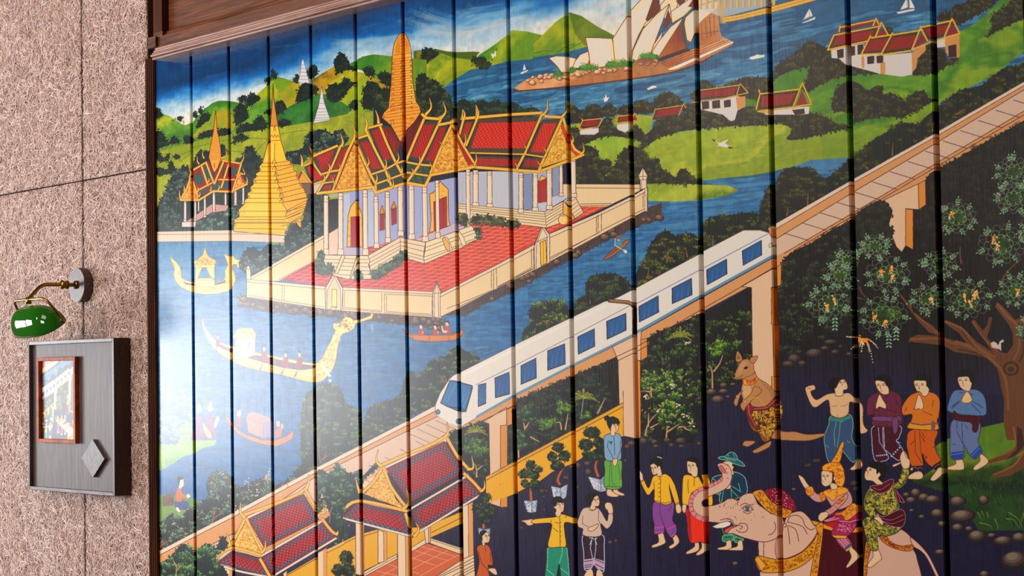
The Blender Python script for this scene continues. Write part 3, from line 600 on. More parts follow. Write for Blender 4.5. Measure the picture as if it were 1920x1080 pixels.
# ---- main hall roofs
Z('H')
DG='#33473c'
def panel(s,ins=(.13,.09),n=4,m=8,red='#c42a22',bd=DG):
    roof(s,bd,red,None,ins,n=n,m=m,ln='#5a1414',lw=.7)
P('#7a5a52',"100 980 320 940 300 1080 140 1080");P('#cfc3bb',"230 990 330 950 280 1060 235 1080")
panel("215 712 472 610 390 858 300 888",n=7,m=5,bd='#3f4636');P(DG,"130 800 200 770 300 885 370 865 320 950 230 985 195 960",o=BR,w=.7);P('#b32620',"160 820 205 800 290 895 340 890 300 940 220 965",al=.95)
P('#d9a040',"70 925 115 838 205 975 90 978",o=BR);P('#9c2020',"70 915 112 845 122 860 85 935")
panel("508 625 595 590 480 845 400 868",(.12,.08),3,7);P(DG,"390 872 485 850 440 960 335 985");P('#a82a24',"395 895 460 885 430 940 370 955");P(DG,"330 985 425 965 425 1055 285 1065");P('#a82a24',"345 1000 405 990 400 1040 320 1045")
panel("665 548 765 515 935 850 812 880");panel("775 440 885 395 1030 745 930 790",(.16,.07));panel("890 392 1000 415 1100 570 1060 745",(.1,.09),5,8,'#a8261f')
P('#7a2320',"1290 305 1150 462 1095 575 1150 745 1330 335",o=BR);lat(quad("1290 305 1330 335 1150 745 1095 575"),5,12,'#4a1212',.7)
panel("1322 362 1470 345 1312 768 1165 742");panel("1482 402 1578 385 1432 790 1318 770",(.14,.07))
P(DG,"812 890 930 855 1050 785 1135 755 1155 965 860 1068 835 1000",o=BR);P(DG,"1130 755 1280 790 1395 800 1385 890 1340 1005 1155 965",o=BR)
orn("830 900 930 860 1050 790 1130 760 1150 950 870 1050",'#6a2a22',40,2.4,.9);orn("1150 780 1380 810 1330 990 1160 950",'#5a6a50',40,2.4,.9)
for g,st in (("622 548 430 1052 825 1012","590 600 635 565 440 1048 412 1062"),("1605 398 1388 885 1835 805","1598 412 1642 395 1745 640 1835 785 1770 795 1700 650")):
    P('#e0a840',g,o=BR);orn(g,'#b5621c',200,2.6,.8);orn(g,'#f4d878',110,2.2,.8);P('#a82420',st,o=BR,w=.7)
for w,s in ((4,"205 715 470 600"),(3.6,"500 600 390 860 270 1065"),(3.4,"220 770 300 890 400 860 490 845"),(3,"330 950 230 985"),(2.6,"330 975 430 960"),(4.4,"625 545 560 680 415 1060"),(4.2,"640 550 750 800 845 985 850 1065"),(4.4,"745 440 850 660 945 845 1010 1020"),(4.4,"875 370 960 580 1050 775 1160 970"),(4,"665 530 765 498"),(4,"775 425 915 388"),(3.4,"815 885 935 845 1050 780 1140 750"),(3.2,"845 985 1000 930 1160 870 1390 905"),(4.4,"1345 300 1240 540 1150 755"),(4.4,"1495 340 1380 590 1275 805 1160 965"),(4.6,"1605 395 1500 620 1395 880 1340 1005"),(5,"1310 290 1350 325 1470 335 1500 315"),(4.6,"1475 395 1590 372 1640 330"),(3.6,"1150 765 1280 790 1400 800"),(5,"265 1078 400 1062 820 1015 845 1072 1155 972 1340 1005 1395 895 1835 812"),(4,"1615 400 1720 600 1840 795"),(3,"110 845 205 975"),(3.4,"130 805 215 765")):
    Z('H');L(GO,w,s,o='#5a3410',ow=1.2)
# central spire tower
TWR="1112 -531 1152 -500 1190 -410 1205 -310 1218 -30 1250 160 1285 210 1298 270 1230 370 1160 440 1092 565 1000 400 908 322 930 270 975 225 1000 -10 1015 -310 1030 -410 1070 -490"
P('#e9a23c',TWR,o=BR);P('#f0bb5c',"1120 -400 1195 -380 1210 -30 1240 180 1130 250",al=.8);P('#d98a2c',"1105 -515 1125 -515 1130 560 1095 560",al=.55)
for i,y in enumerate(np.arange(-270,240,26)):
    hw=88+(y+270)*.06;sk=-.06
    L('#8a4a14',.8,[1108-hw,y+hw*.12,1108,y,1108+hw+8,y-hw*.14])
    if i%2==0:
        for k in range(9):
            x=1108-hw+10+k*hw*.22;
            if abs(x-1112)>14:L('#b5661c',.6,[x,y+14,x+2,y+22])
for j,y in enumerate(range(-240,260,52)):
    L('#8a4014',1,[1098,y+22,1100,y+4,1112,y-8,1124,y+4,1126,y+22],1);L('#8a4014',.9,[1012-(y+240)*.05,y+34,1022,y+14,1034,y+30],1);L('#8a4014',.9,[1188+(y+240)*.06,y+4,1198,y-14,1208,y+4],1)
for k in range(4):L('#a5561a',.8,[1050+k*14,-320,1062+k*9,-420+k*12,1112,-515+k*38],1);L('#a5561a',.8,[1180-k*14,-330,1165-k*9,-420+k*12,1112,-515+k*38],1)
LL('#8a4a14',.8,"1030 -300 1210 -325|975 225 1100 190 1270 180|945 270 1100 235 1290 215|925 300 1100 270 1298 245|915 325 1100 305 1290 275|950 360 1100 335 1240 330|985 390 1100 370 1200 385|1010 430 1100 405 1170 420|1040 470 1140 450|1060 510 1120 490")
LL('#8a4a14',.8,"1000 400 1005 350 1020 345 1030 400|1200 360 1195 325 1215 320 1220 350|920 330 930 310 945 325|1120 320 1112 300 1125 295 1135 320",1)
hr('H',"112 805 112 740 98 688|198 770 205 700 190 618|508 605 520 560 495 478|625 548 640 470 600 352|748 442 760 380 730 292|875 378 870 320 845 246|1345 292 1400 220 1383 125|1490 338 1545 260 1518 160|1605 378 1650 300 1618 200|1720 345 1735 290 1714 235|1858 335 1870 270 1845 190",5)
hr('H',"382 855 392 820 374 778|482 850 496 820 484 786|328 955 340 920 324 886|425 1040 435 980 412 915|755 815 780 770 766 715|938 835 955 790 944 725|1052 770 1078 730 1068 670|845 975 862 930 850 876|968 965 990 920 976 866|1005 1025 1025 990 1018 935|1108 865 1112 840 1105 812|1278 795 1290 750 1274 705|1208 890 1222 860 1203 826|1392 868 1408 820 1384 762|1492 635 1515 600 1474 556|1725 605 1745 550 1735 478|1832 790 1852 740 1845 666",3.6)
# ---- left pavilion
Z('B');bush("300 740 400 700 620 620 800 560 950 540 940 760 860 790 760 790 600 800 345 940 300 930",'#1c2a2a',['#24342f','#33463c'],8,2.2)
cols('B',[(332,720,332,935,26),(464,720,464,832,16),(734,640,734,822,22),(832,615,832,772,26),(910,578,910,762,22)],'#cfc6c0')
Z('B');P('#c89a94',"345 930 600 757 765 775 745 825 600 842 440 930 345 950",o=BR,w=.6);P('#d6cfc8',"298 938 440 930 432 988 298 988",o=BR,w=.7)
cols('B',[(431,720,431,928,20),(527,690,527,892,22),(617,640,618,838,26),(783,640,783,785,16)],'#cfc6c0')
RD='#8c2018';TL='#1f5658'
P(RD,"395 430 535 345 640 520 620 560 600 625 455 690 405 500",o=BR);P(TL,"425 480 470 440 510 500 500 550 470 570 430 540");P(TL,"500 400 530 375 590 500 550 520");P(TL,"460 650 540 600 560 630 470 675")
P(RD,"535 345 560 320 620 440 700 320 760 340 880 345 890 360 850 500 800 640 640 630 600 590 650 520",o=BR);P(TL,"790 400 850 390 840 440 800 480 780 460");P(TL,"560 360 620 500 600 510 545 390");P(TL,"620 520 680 370 700 350 670 450");P(TL,"700 540 780 540 770 600 700 600");P(TL,"570 590 640 545 690 560 680 610 590 625");P('#4a4036',"700 400 750 380 740 440 700 480")
P('#e8ac50',"383 500 283 718 470 718 420 560",o=BR);P('#a02a20',"375 510 385 530 300 715 285 712");orn("385 540 310 710 460 712 415 570",'#b5621c',40,2,.7)
P('#e8ac50',"885 455 948 555 790 640 830 520",o=BR);orn("885 465 940 550 800 630 840 530",'#b5621c',36,2,.7);P('#a02a20',"890 450 935 550 920 560 880 480")
for w,s in ((3,"383 500 350 600 285 715"),(3,"400 425 535 345"),(3.2,"490 370 560 580"),(3.2,"535 335 620 560"),(3.2,"715 330 620 560"),(3,"770 340 690 600"),(3,"700 325 890 355"),(3,"890 350 850 490"),(2.6,"460 620 600 545"),(2.6,"660 515 830 515"),(3.4,"285 718 470 718 610 630 790 635 945 560"),(3,"400 510 460 690"),(3,"885 455 840 510 800 640")):L(GO,w,s,o='#5a3410',ow=1)
P('#e9a640',"635 -182 650 30 668 100 685 200 690 300 655 400 622 448 600 400 566 295 580 200 600 100 615 20",o=BR)
for y in range(-150,320,14):
    hw=4+(y+182)*.118;L('#9a5a18',.6,[632-hw,y+hw*.2,632+hw,y-hw*.15])
P('#9a2a1a',"618 350 626 345 628 395 620 400")
hr('B',"520 305 505 270 508 225|690 300 740 280 738 215|470 360 452 330 452 282|375 500 385 440 362 368|885 350 910 310 916 255|880 450 925 460 905 400|830 530 845 500 838 460|285 712 275 660 278 620|320 630 325 600 318 575|945 560 950 520 940 488|465 690 480 660 470 640|580 630 590 600 585 570|660 620 672 590 660 570|455 640 460 600 450 590|560 540 570 520 562 500",2.6)
# ---- golden chedi
P('#f2c53e',"1207 -447 1214 -300 1235 -157 1258 -20 1285 120 1340 315 1378 325 1375 365 1412 375 1410 420 1440 432 1438 490 1462 510 1478 575 1510 600 1552 700 1530 790 1485 900 1492 985 1340 1075 812 1030 820 910 872 885 862 815 925 755 925 715 955 700 952 650 980 630 980 590 1012 560 1008 515 1038 490 1035 455 1075 430 1072 380 1105 345 1160 130 1178 -20 1192 -157 1202 -300",o=BR)
P('#e0a02c',"1220 340 1378 325 1412 375 1440 432 1462 510 1510 600 1552 700 1530 790 1485 900 1492 985 1340 1075 1380 950 1330 880 1350 830 1300 750 1270 600 1245 520",al=.45);P('#f9df7a',"1180 160 1215 160 1210 330 1130 330",al=.5);P('#f9df7a',"1000 620 1150 620 1160 900 920 880",al=.35)
P('#e9a23c',"1207 -447 1214 -300 1235 -157 1258 -20 1182 -20 1192 -157 1202 -300",o=BR)
for y in range(-420,-20,13):
    hw=2+(y+447)*.092;L('#8a4a14',.6,[1209-hw,y+hw*.2,1209+hw,y-hw*.15])
LL('#8a4a14',1,"1180 90 1195 70 1210 95 1225 65 1240 95 1255 70 1270 95|1165 130 1285 120|1220 30 1215 0 1225 -20 1235 30|1225 150 1222 320")
CE=[(350,1220),(385,1222),(435,1228),(480,1235),(520,1245),(550,1252),(600,1270),(650,1280),(700,1290),(745,1300),(830,1350),(885,1330),(912,1320),(950,1380)]
LE=[1105,1085,1060,1038,1012,1008,980,965,930,925,870,880,830,820];RE=[(1378,325),(1395,365),(1412,378),(1440,430),(1455,470),(1465,512),(1480,550),(1505,595),(1530,640),(1552,695),(1535,780),(1525,800),(1510,830),(1480,900)]
for (y,cx),lx,(rx,ry) in zip(CE,LE,RE):L(BR,.7,[lx,y,cx,y]);L(BR,.7,[cx,y,rx,ry])
LL(BR,.7,"1222 350 1235 460 1250 540 1270 600 1290 700 1300 750 1350 830 1325 885|1330 830 1545 720|1330 850 1540 750|1300 745 1545 690|1320 912 1480 850|1385 940 1480 880|820 940 1380 940|1285 980 1370 960|830 1000 1330 1010|1420 925 1480 940 1490 985")
for x,y in ((1222,330),(1225,390),(1238,455),(1245,520),(1275,600),(1290,660),(1295,715)):L(BR,.8,[x-20,y+28,x-16,y+5,x,y-12,x+14,y+5,x+20,y+28],1)
for x,y in ((1045,480),(1030,530),(990,620),(965,680),(1080,410),(830,960)):L(BR,.7,[x-10,y+18,x,y-8,x+10,y+18],1)
tr('B',"1340 1090 1370 1000 1420 950 1480 1000 1470 1090",'#20282c',['#2f4446','#4f6a52'],8,2.2)
Z('B');LL('#b5a08c',.8,"820 1045 1330 1045")
# ---- boats
BG='#f1d68a';BO='#a5701e'
Z('C')   # swan barge with canopy
P(BG,"178 322 240 380 280 430 292 490 290 530 330 560 430 590 620 590 700 570 735 530 725 470 760 410 735 340 715 295 760 320 810 318 830 350 870 360 882 355 862 385 868 430 850 440 845 405 810 400 795 440 820 490 832 560 800 630 760 670 640 695 520 700 400 680 290 630 235 570 215 500 225 460 215 420 195 370",o=BO,w=1,sm=0)
orn("195 360 260 430 285 520 330 570 430 600 620 600 720 580 800 500 830 560 790 640 640 690 400 670 240 570",'#b5842e',60,2.4,.7)
P('#5a3040',"305 570 340 585 430 600 430 615 340 605");P('#5a3040',"622 595 700 575 735 550 725 590 622 612");P('#f6e09a',"430 550 620 550 625 630 435 630",o=BO,w=.8)
P('#e3c266',"528 225 545 290 560 320 590 340 630 360 635 385 620 410 430 415 412 370 440 365 475 335 505 310 515 275",o=BO,w=.9);P('#f3dc92',"425 415 625 405 625 430 430 435",o=BO,w=.7)
P(BG,"435 435 500 435 470 500 455 550 430 550",o=BO,w=.7);P(BG,"540 430 620 430 622 545 600 545 570 500",o=BO,w=.7);P('#e9cf8a',"455 540 600 540 600 560 455 560",o=BO,w=.7);orn("440 370 520 340 610 370 615 405 440 405",'#a5701e',30,2.2,.7)
Z('D')   # long royal barge
P(BG,"492 145 505 220 530 290 580 360 640 420 760 465 860 490 1010 530 1200 570 1400 610 1560 640 1640 640 1700 590 1740 500 1780 430 1820 350 1880 380 1850 480 1835 600 1800 700 1750 770 1690 820 1600 835 1480 810 1300 760 1100 720 900 670 760 600 650 520 580 430 530 340 500 240",o=BO,w=.9,sm=1)
P('#c9a04a',"640 520 760 590 900 650 1100 690 1300 735 1480 770 1620 780 1750 720 1690 820 1600 835 1480 810 1300 760 1100 720 900 670 760 600",al=.5)
P('#6a4a5c',"630 440 700 460 790 500 800 545 700 500 645 465");P('#64404f',"950 590 1010 560 1100 570 1200 590 1400 640 1560 660 1620 665 1600 700 1480 715 1300 690 1150 650 1050 620")
orn("1640 650 1740 520 1820 370 1870 400 1830 600 1740 760 1600 800",'#b5842e',110,2.4,.7);LL(BO,.8,"800 600 1100 670 1400 730 1600 735|1700 590 1760 610 1840 610|1700 650 1790 710")
P(BG,"1810 240 1840 250 1880 230 1930 180 1980 190 2010 215 2030 250 2010 300 1960 330 1900 350 1880 380 1820 350 1830 310 1805 290",o=BO,w=.9);orn("1830 260 1930 200 2010 240 1980 310 1850 340",'#8a5a14',34,2.6,.9)
P(BG,"2000 220 2100 200 2180 170 2195 130 2202 160 2195 195 2100 225 2010 255",o=BO,w=.8)
P('#e8e0d8',"1690 610 1720 680 1770 750 1785 770 1770 785 1730 740 1690 650");P('#e8e4e0',"1760 800 1790 810 1785 835 1765 830")
P('#e9dcc4',"2190 250 2205 260 2210 320 2190 350 2180 290",al=.35)
P('#e8d090',"870 292 1000 295 1035 350 1035 380 960 415 860 410 800 385 830 340",o=BO,w=.8);orn("870 300 990 305 1020 360 950 400 830 380",'#a5701e',24,2,.7)
P('#f0e0b0',"830 410 1030 390 1025 520 905 525 830 490",o=BO,w=.7);P('#8a9ab8',"870 440 890 430 895 480 875 480");P('#8a9ab8',"950 430 985 430 985 490 960 490");P('#f6e8be',"805 500 905 520 1025 520 1025 560 940 590 800 550",o=BO,w=.7)
for x,y,k in ((655,400,.7),(1118,520,1),(1330,580,.9),(1468,580,1)):
    P('#8a2238',[x-28*k,y+110*k,x-24*k,y+20*k,x,y,x+34*k,y+20*k,x+30*k,y+110*k]);P('#e6c2a8',[x-10*k,y-40*k,x+14*k,y-40*k,x+14*k,y+2,x-8*k,y+2]);P('#3a1c24',[x-16*k,y-45*k,x-4*k,y-72*k,x+18*k,y-45*k,x+10*k,y-34*k])
    L('#7a3040',1.2,[x+6,y+30,x-30*k,y+180*k]);P('#a04048',[x-30*k,y+150*k,x-60*k,y+210*k,x-30*k,y+190*k])
Z('Q')   # small boat with three people
P('#cf7a2c',"930 270 990 315 1180 325 1400 318 1450 290 1490 282 1460 340 1400 375 1200 388 1050 375 980 335",o='#4a2410',w=1,sm=0);LL('#6a3410',.8,"1005 318 1040 370|1180 325 1175 388|1355 320 1355 380|1000 330 1400 330")
for x,y,c in ((1100,275,'#b5283a'),(1228,280,'#b04a3a'),(1335,250,'#c0402e')):
    P(c,[x-25,y+45,x-18,y,x+10,y-5,x+30,y+10,x+28,y+50 if x<1300 else y+70,x-15,y+48]);P('#eac6a6',[x-14,y-35,x+12,y-38,x+16,y-8,x,y-2,x-12,y-10]);P('#241418',[x-12,y-36,x-4,y-54,x+16,y-56,x+22,y-20,x+12,y-24,x+6,y-38])
P('#eac6a6',"1285 240 1295 245 1305 285 1340 290 1330 310 1300 305 1285 280");P('#eac6a6',"1250 290 1262 300 1250 320");P('#eac6a6',"1110 290 1125 305 1112 318")
Z('K')   # kayak
P('#a86a34',"1395 605 1450 550 1530 480 1600 435 1640 425 1620 460 1560 520 1470 585 1410 612",o='#4a2410',w=1);P('#8a4a24',"1420 590 1520 500 1600 450 1540 510 1460 570");P('#4f8fa8',"1505 460 1530 430 1560 440 1570 490 1530 510 1510 490");P('#e6c6a0',"1525 410 1550 415 1545 440 1525 435");P('#8a6038',"1505 410 1535 385 1565 425 1540 430");P('#e6dcc8',"1580 520 1605 520 1615 545 1595 555 1580 540");L('#e6dcc8',1.2,"1505 420 1500 480 1590 530")
# ghostly left group: bank, two women, covered boat
Z('E')
GF("60 560 160 480 220 400 290 400 380 420 400 560 520 560 640 560 630 610 500 640 430 690 300 730 220 790 90 860 60 870",(200,480),(260,820),[(0,'#6f8f5a'),(.5,'#8fb05a'),(1,'#6f9a66')],.3)
tr('E',"60 300 120 120 250 60 330 80 395 250 400 420 300 420 280 560 200 600 60 560",'#3a5a7a',['#4d6f86','#6f8a90','#7a9a7a'],30,2.6)
tr('E',"290 420 380 380 400 420 395 560 300 600 280 520",'#5f8a5a',['#7fa85a','#94b46a'],14,2.4)
for x,y,c in ((465,330,'#8a4f7a'),(575,320,'#8f4a78')):
    P(c,[x-40,y+10,x,y-30,x+35,y,x+45,y+90,x+60,y+170,x+60,y+220,x-60,y+230,x-70,y+160,x-30,y+90],al=.85);P('#e2b48a',[x-18,y-100,x+18,y-115,x+30,y-60,x+10,y-40,x-15,y-50]);P('#d8924a',[x-20,y-100,x,y-150,x+25,y-110])
P('#e2b48a',"640 330 665 320 670 360 640 430 615 440 620 400");P('#cda070',"500 380 540 430 580 480 600 540 560 540 520 480")
P('#c07a4a',"720 300 770 340 800 400 860 460 950 510 1100 560 1240 560 1340 520 1420 460 1400 540 1330 590 1240 620 1100 600 950 550 850 490 790 430",o='#6a4030',w=.8)
P('#b58a86',"940 340 960 290 1000 275 1140 320 1180 340 1200 420 1190 530 1100 540 960 480",o='#7a5a5a',w=.8);P('#8a86a8',"1110 400 1150 370 1190 390 1195 530 1110 530");LL('#7a5a5a',.7,"950 340 1110 400|1110 400 1110 530")
P('#b5503a',"850 330 880 320 890 400 870 430 850 420");P('#e0b48c',"850 275 880 260 890 300 870 330 850 320");P('#3f5f9a',"880 410 930 400 935 450 890 455");P('#b56a4a',"1230 460 1270 430 1300 460 1290 520 1235 540");P('#e0b48c',"1240 370 1270 370 1280 420 1250 430 1240 410");P('#e0b48c',"1290 400 1305 390 1310 430 1290 460");L('#5a5a6a',1,"890 260 1030 200")
# bottom-left bank and seated figure
Z('F')
GF("60 265 200 275 320 290 420 310 480 340 440 420 300 500 60 540",(200,270),(220,520),[(0,'#5f8a3a'),(.5,'#7f9a4a'),(1,'#6a9a4a')],.25)
P('#7a4a3a',"108 285 180 270 190 200 200 200 205 270 218 290 215 375 110 380",o='#4a2a20',w=.8);orn("115 290 210 290 210 370 115 372",'#4a241c',24,2,.8)
P('#3a4f8a',"225 340 300 330 360 340 372 390 340 415 280 415 230 395",o='#22305a',w=.7);P('#c27238',"240 330 236 250 255 200 290 205 305 250 345 285 340 305 300 310 300 340 250 340",o='#6a3a1c',w=.8);P('#eed6c4',"340 270 370 255 390 290 365 305 345 300",o='#8a5a4a',w=.6);P('#eed6c4',"265 205 268 165 280 110 312 108 320 150 315 185 300 190 295 210",o='#8a5a4a',w=.7);P('#1e1a1c',"245 95 260 85 310 95 312 112 280 125 272 180 258 150");P('#eed6c4',"240 390 265 400 285 440 265 445 240 420")
# ---- forest, elevated track and train
NV='#28223c'
Z('0')
GF("285 1400 285 1020 600 870 820 760 1440 430 2400 -120 2600 1600 285 1600",(900,800),(1800,1080),[(0,"#2b2540"),(1,"#231d38")],.25,"g",fine=.05)
FB='#1d211e'
GF("1440 700 1460 480 1500 440 1760 320 1925 225 2400 -40 2400 740 1600 740",(1600,560),(1600,730),[(0,'#1e1717'),(.5,'#201a1f'),(1,'#28223c')],.15,'g',fine=.03)
if 0:P('#241d1c',"1440 480 1500 440 1760 320 1925 225 2400 -40 2400 700 1600 690 1560 680 1460 640")
# trees above the track (river side)
for f,s,n,hi in (('Q',"50 900 100 830 180 770 300 770 380 820 420 940 500 980 560 1080 560 1300 160 1520 40 1500 20 1150",60,['#2a4a34','#4d6a3a','#7f9444','#3a5248']),
 ('Q',"600 1080 640 980 760 930 860 900 930 830 960 720 1010 650 1080 700 1130 640 1200 560 1320 520 1420 430 1500 470 1640 560 1440 660 1360 700 1260 880 1230 960 1000 1060 800 1180 580 1300",64,['#26362c','#46603a','#7d9a34','#33443a']),
 ('T',"860 370 870 290 930 230 920 150 950 60 1060 30 1180 20 1270 80 1300 170 1100 270 880 380",24,['#2f3a22','#5f7a2a','#93a838']),
 ('T',"1310 100 1340 20 1500 -40 1640 -10 1560 50 1320 160",14,['#33382a','#5f7034']),
 ('U',"0 660 0 520 80 460 260 450 370 520 400 600 120 720",20,['#2f3424','#55682e']),('U',"440 560 450 430 520 330 580 170 700 60 800 110 920 80 1000 130 1010 270 700 430 480 560",44,['#332c20','#5f6a24','#8f9a2c','#46401f']),
 ('U',"1040 240 1040 20 1120 -60 1300 -80 1500 -100 1700 -20 1640 60 1420 60 1080 240",30,['#2a2c20','#4a5c2a','#6a7f34']),
 ('P',"-20 900 -20 640 60 560 130 470 230 460 340 470 420 540 540 460 620 380 700 330 760 270 920 170 1000 120 1120 130 1200 60 1260 20 1340 -50 1440 -120 1600 -160 1700 -240 1800 -300 1920 -320 2300 -500 2300 -300 1620 0 1280 180 640 540",70,['#2b2a1a','#4a4f22','#66702c','#332a1c']),
 ('F',"60 600 120 520 200 460 280 480 350 430 420 380 470 330 560 300 540 160 620 50 700 40 780 80 820 160 900 200 960 160 1050 120 1130 100 1200 150 1240 200 1320 140 1400 80 1480 -20 1640 -60 1640 200 1540 240 1200 380 940 480 820 450 420 650 70 830",110,['#2a3c38','#46624a','#7f9a74','#a3b08c'])):
    Z(f);bush(s,FB,hi,n,2.2,8)
for f,ss in (('Q',"1300 690 1330 740 1320 760|640 1250 640 1230"),('T',"1040 200 1070 210 1090 265|130 700 160 760"),('U',"545 490 560 400|720 350 735 230|905 300 890 210|1130 190 1140 100|30 720 30 680"),('P',"295 740 300 640|140 820 150 760|930 370 935 270|750 470 720 440|1230 190 1235 120|1400 60 1480 20"),('R',"200 520 180 430 190 240|210 490 290 430|230 470 250 410"),('F',"620 520 610 420 600 380|630 500 700 440|80 800 110 700|90 780 180 720|1270 230 1320 130|1290 190 1400 130")):
    Z(f)
    for s in ss.split('|'):L('#8a5a3c',3.2,s,1,1)
# beam
TK,OR,DKK='#e3c2a4','#d9a06c','#dcbfaa'
def track(lo,hi):pass
Z('0')
P(OR,"285 1040 364 999 440 960 594 877 768 787 816 761 900 760 1185 632 1456 480 1440 428 1600 336 1760 246 1920 153 2300 -64 2300 0 1920 226 1762 319 1735 338 1490 478 1455 510 1325 580 1190 660 960 768 870 812 700 900 595 985 285 1150")
P(DKK,"285 1080 440 1000 594 893 768 807 830 776 850 800 880 800 700 890 600 950 285 1130")
P(DKK,"1450 452 1600 360 1760 265 1920 168 2300 -50 2300 -10 1920 208 1760 303 1635 377 1480 468 1455 480")
P('#ead2bc',"285 1040 364 999 440 960 594 877 768 787 816 761 820 768 768 795 594 885 440 968 364 1007 285 1048")
P('#ead2bc',"1445 425 1600 336 1760 246 1920 153 2300 -64 2300 -56 1920 161 1760 254 1600 344 1448 434")
P('#ecccae',"285 1128 600 948 700 893 720 900 600 965 285 1142")
LL(BR,1,"285 1048 364 1007 440 968 594 885 768 795 822 768|285 1078 440 999 594 892 768 806 826 778|1450 432 1600 343 1760 253 1920 160 2300 -57|1450 451 1600 360 1760 265 1920 168 2300 -50|1470 475 1635 378 1760 303 1920 208 2300 -8|1488 470 1600 404 1760 310 1920 215 2300 0|1490 478 1735 338 1762 319 1920 226 2300 2")
for i in range(24):
    x=1470+i*33;y=437-i*19.2;L(BR,1,[x,y+0,x+46,y+14])
for i in range(12):
    x=455+i*29.5;y=992-i*15;L('#6a4a3c',.8,[x,y,x+32,y+17])
for i in range(5):
    x=765+i*17;L('#6a4a3c',.8,[x,812-i*8,x+40,830-i*8])
# dark woods below the beam
Z('0')
FD='#1a1a1d'
P(FD,"868 815 960 772 1190 662 1325 590 1400 540 1412 540 1420 700 1330 750 1300 830 1180 830 1170 760 960 860 910 890 870 870")
for f,s,n,hi in (('T',"800 950 900 880 1300 700 1560 590 1700 530 1760 560 1760 940 1500 1060 1300 1180 1000 1320 800 1400",70,['#232a24','#33442c','#4a6430','#2a3a34']),('X',"230 80 520 -60 760 -160 1000 -200 1280 -160 1280 420 1200 500 1000 560 820 560 780 700 700 820 760 1000 500 1080 180 1070 160 300",110,['#222a20','#33481f','#4f6c2a','#6f8f3a']),('R',"1350 290 1480 200 1660 150 1715 170 1715 620 1590 680 1480 560",34,['#22281f','#344a2c','#5a7a3a']),('R',"1880 190 1920 190 1920 520 1880 540",6,['#22281f','#3a5a30']),('a',"100 1000 110 880 200 800 330 740 450 660 600 580 760 460 870 430 920 520 900 640 960 700 940 800 600 840 480 1000 400 1100 100 1100",60,['#232220','#33352c','#454a3a']),('b',"90 560 80 0 500 0 620 60 640 480 500 540 300 600 200 660 100 680",60,['#24241f','#343a2a','#4a5c3c']),('a',"1100 480 1190 250 1290 180 1450 90 1640 -20 1920 -160 2200 -200 2200 600 1900 600 1600 700 1100 760",50,['#2a211c','#352a20','#3a3322'])):
    Z(f);bush(s,'#1e1a1b',hi,n,2.4,8)
def palm(f,x,y,sc,n=9,col=('#8f9a3a','#6f7f2e','#b5b04a')):
    Z(f)
    for i in range(n):
        a=-math.pi*(.02+.96*i/(n-1));r=sc*rnd.uniform(.8,1.1)
        ex,ey=x+r*math.cos(a),y+r*.75*math.sin(a)+sc*.25*abs(math.cos(a))
        L(rnd.choice(col),2,[x,y,(x+ex)/2,(y+ey)/2-sc*.14,ex,ey],1,.4)
        for t in np.linspace(.25,1,8):
            px=x+(ex-x)*t;py=y+(ey-y)*t-sc*.14*math.sin(t*3.1)
            for sd in(-1,1):L(rnd.choice(col),1.2,[px,py,px+sd*sc*.09+ (ex-x)*.06,py+sc*.16],0,.3)
palm('T',1410,900,130);Z('T');L('#6f8a5a',3,"1385 1080 1410 900",0,2)
palm('X',560,60,130);palm('R',1590,240,100,8)
def ltree(f,trunk,crown,n=10,hi=('#3a5a2c','#5f8a34','#8fb044'),base='#24301f'):
    Z(f)
    for s in trunk.split('|'):L('#c9a07a',3.4,s,1,1.2)
    bush(crown,base,list(hi),n,2.2,7)
ltree('R',"1600 650 1600 580 1580 520|1605 580 1660 540","1480 400 1540 300 1640 320 1700 400 1690 440 1600 440 1500 440",16)
ltree('V',"130 350 110 260|135 330 185 250","50 200 120 110 240 130 280 200 200 260 80 260",14,('#2c3a24','#4a6a34','#6f8f44'));ltree('V',"490 350 480 280 430 280|530 350 560 180","410 170 460 90 560 70 600 130 560 190 450 200",14);ltree('V',"65 630 70 520 130 500|180 420 270 470","40 480 60 350 140 420 160 500 100 540",9,('#3a4a34','#6a8f5a'));Z('V');bush("260 270 330 210 410 260 400 330 290 340",'#24301f',['#4f7f34','#8fb544'],10,2.2,7)
ltree('V',"850 190 930 30","700 200 760 160 800 200 740 240",4);
ltree('X',"880 590 875 400 840 350|890 410 950 330 985 240","860 240 900 120 980 70 1040 130 1160 110 1060 180 900 260",18,('#3d5c22','#6f9a30','#a5c844'));ltree('X',"540 560 535 470|540 520 590 450","500 480 520 400 580 400 560 460",5)
ltree('X',"210 1050 240 930 330 820|240 960 245 820|260 970 370 910|420 1070 430 950|430 1010 550 930|540 960 620 960|600 970 660 1000","170 460 230 400 340 370 440 420 600 560 610 680 640 760 700 860 600 930 480 880 360 920 340 800 380 700 320 620 180 560",60,('#2f4f28','#4f8034','#8fae3c','#b5c85a'))
ltree('X',"270 660 265 540|260 610 190 600","200 520 280 430 360 480 330 560",10)
Z('X')
for x,y in ((490,560),(225,655),(540,750),(590,840),(680,930),(350,800),(640,110)):
    for _ in range(7):q=pp([x+rnd.gauss(0,16),y+rnd.gauss(0,16)])[0];dab(q[0],q[1],1.7,.8,0,'#f0dcc8');
    q=pp([x,y])[0];dab(q[0],q[1],1.2,1,0,'#7a2a3a')
for i in range(60):
    q=pp([rnd.uniform(170,700),rnd.uniform(380,1000)])[0];dab(q[0],q[1],2.8,.45,rnd.uniform(-1,1),rnd.choice(['#b9b45a','#8fa044','#d0c87a']),.8)
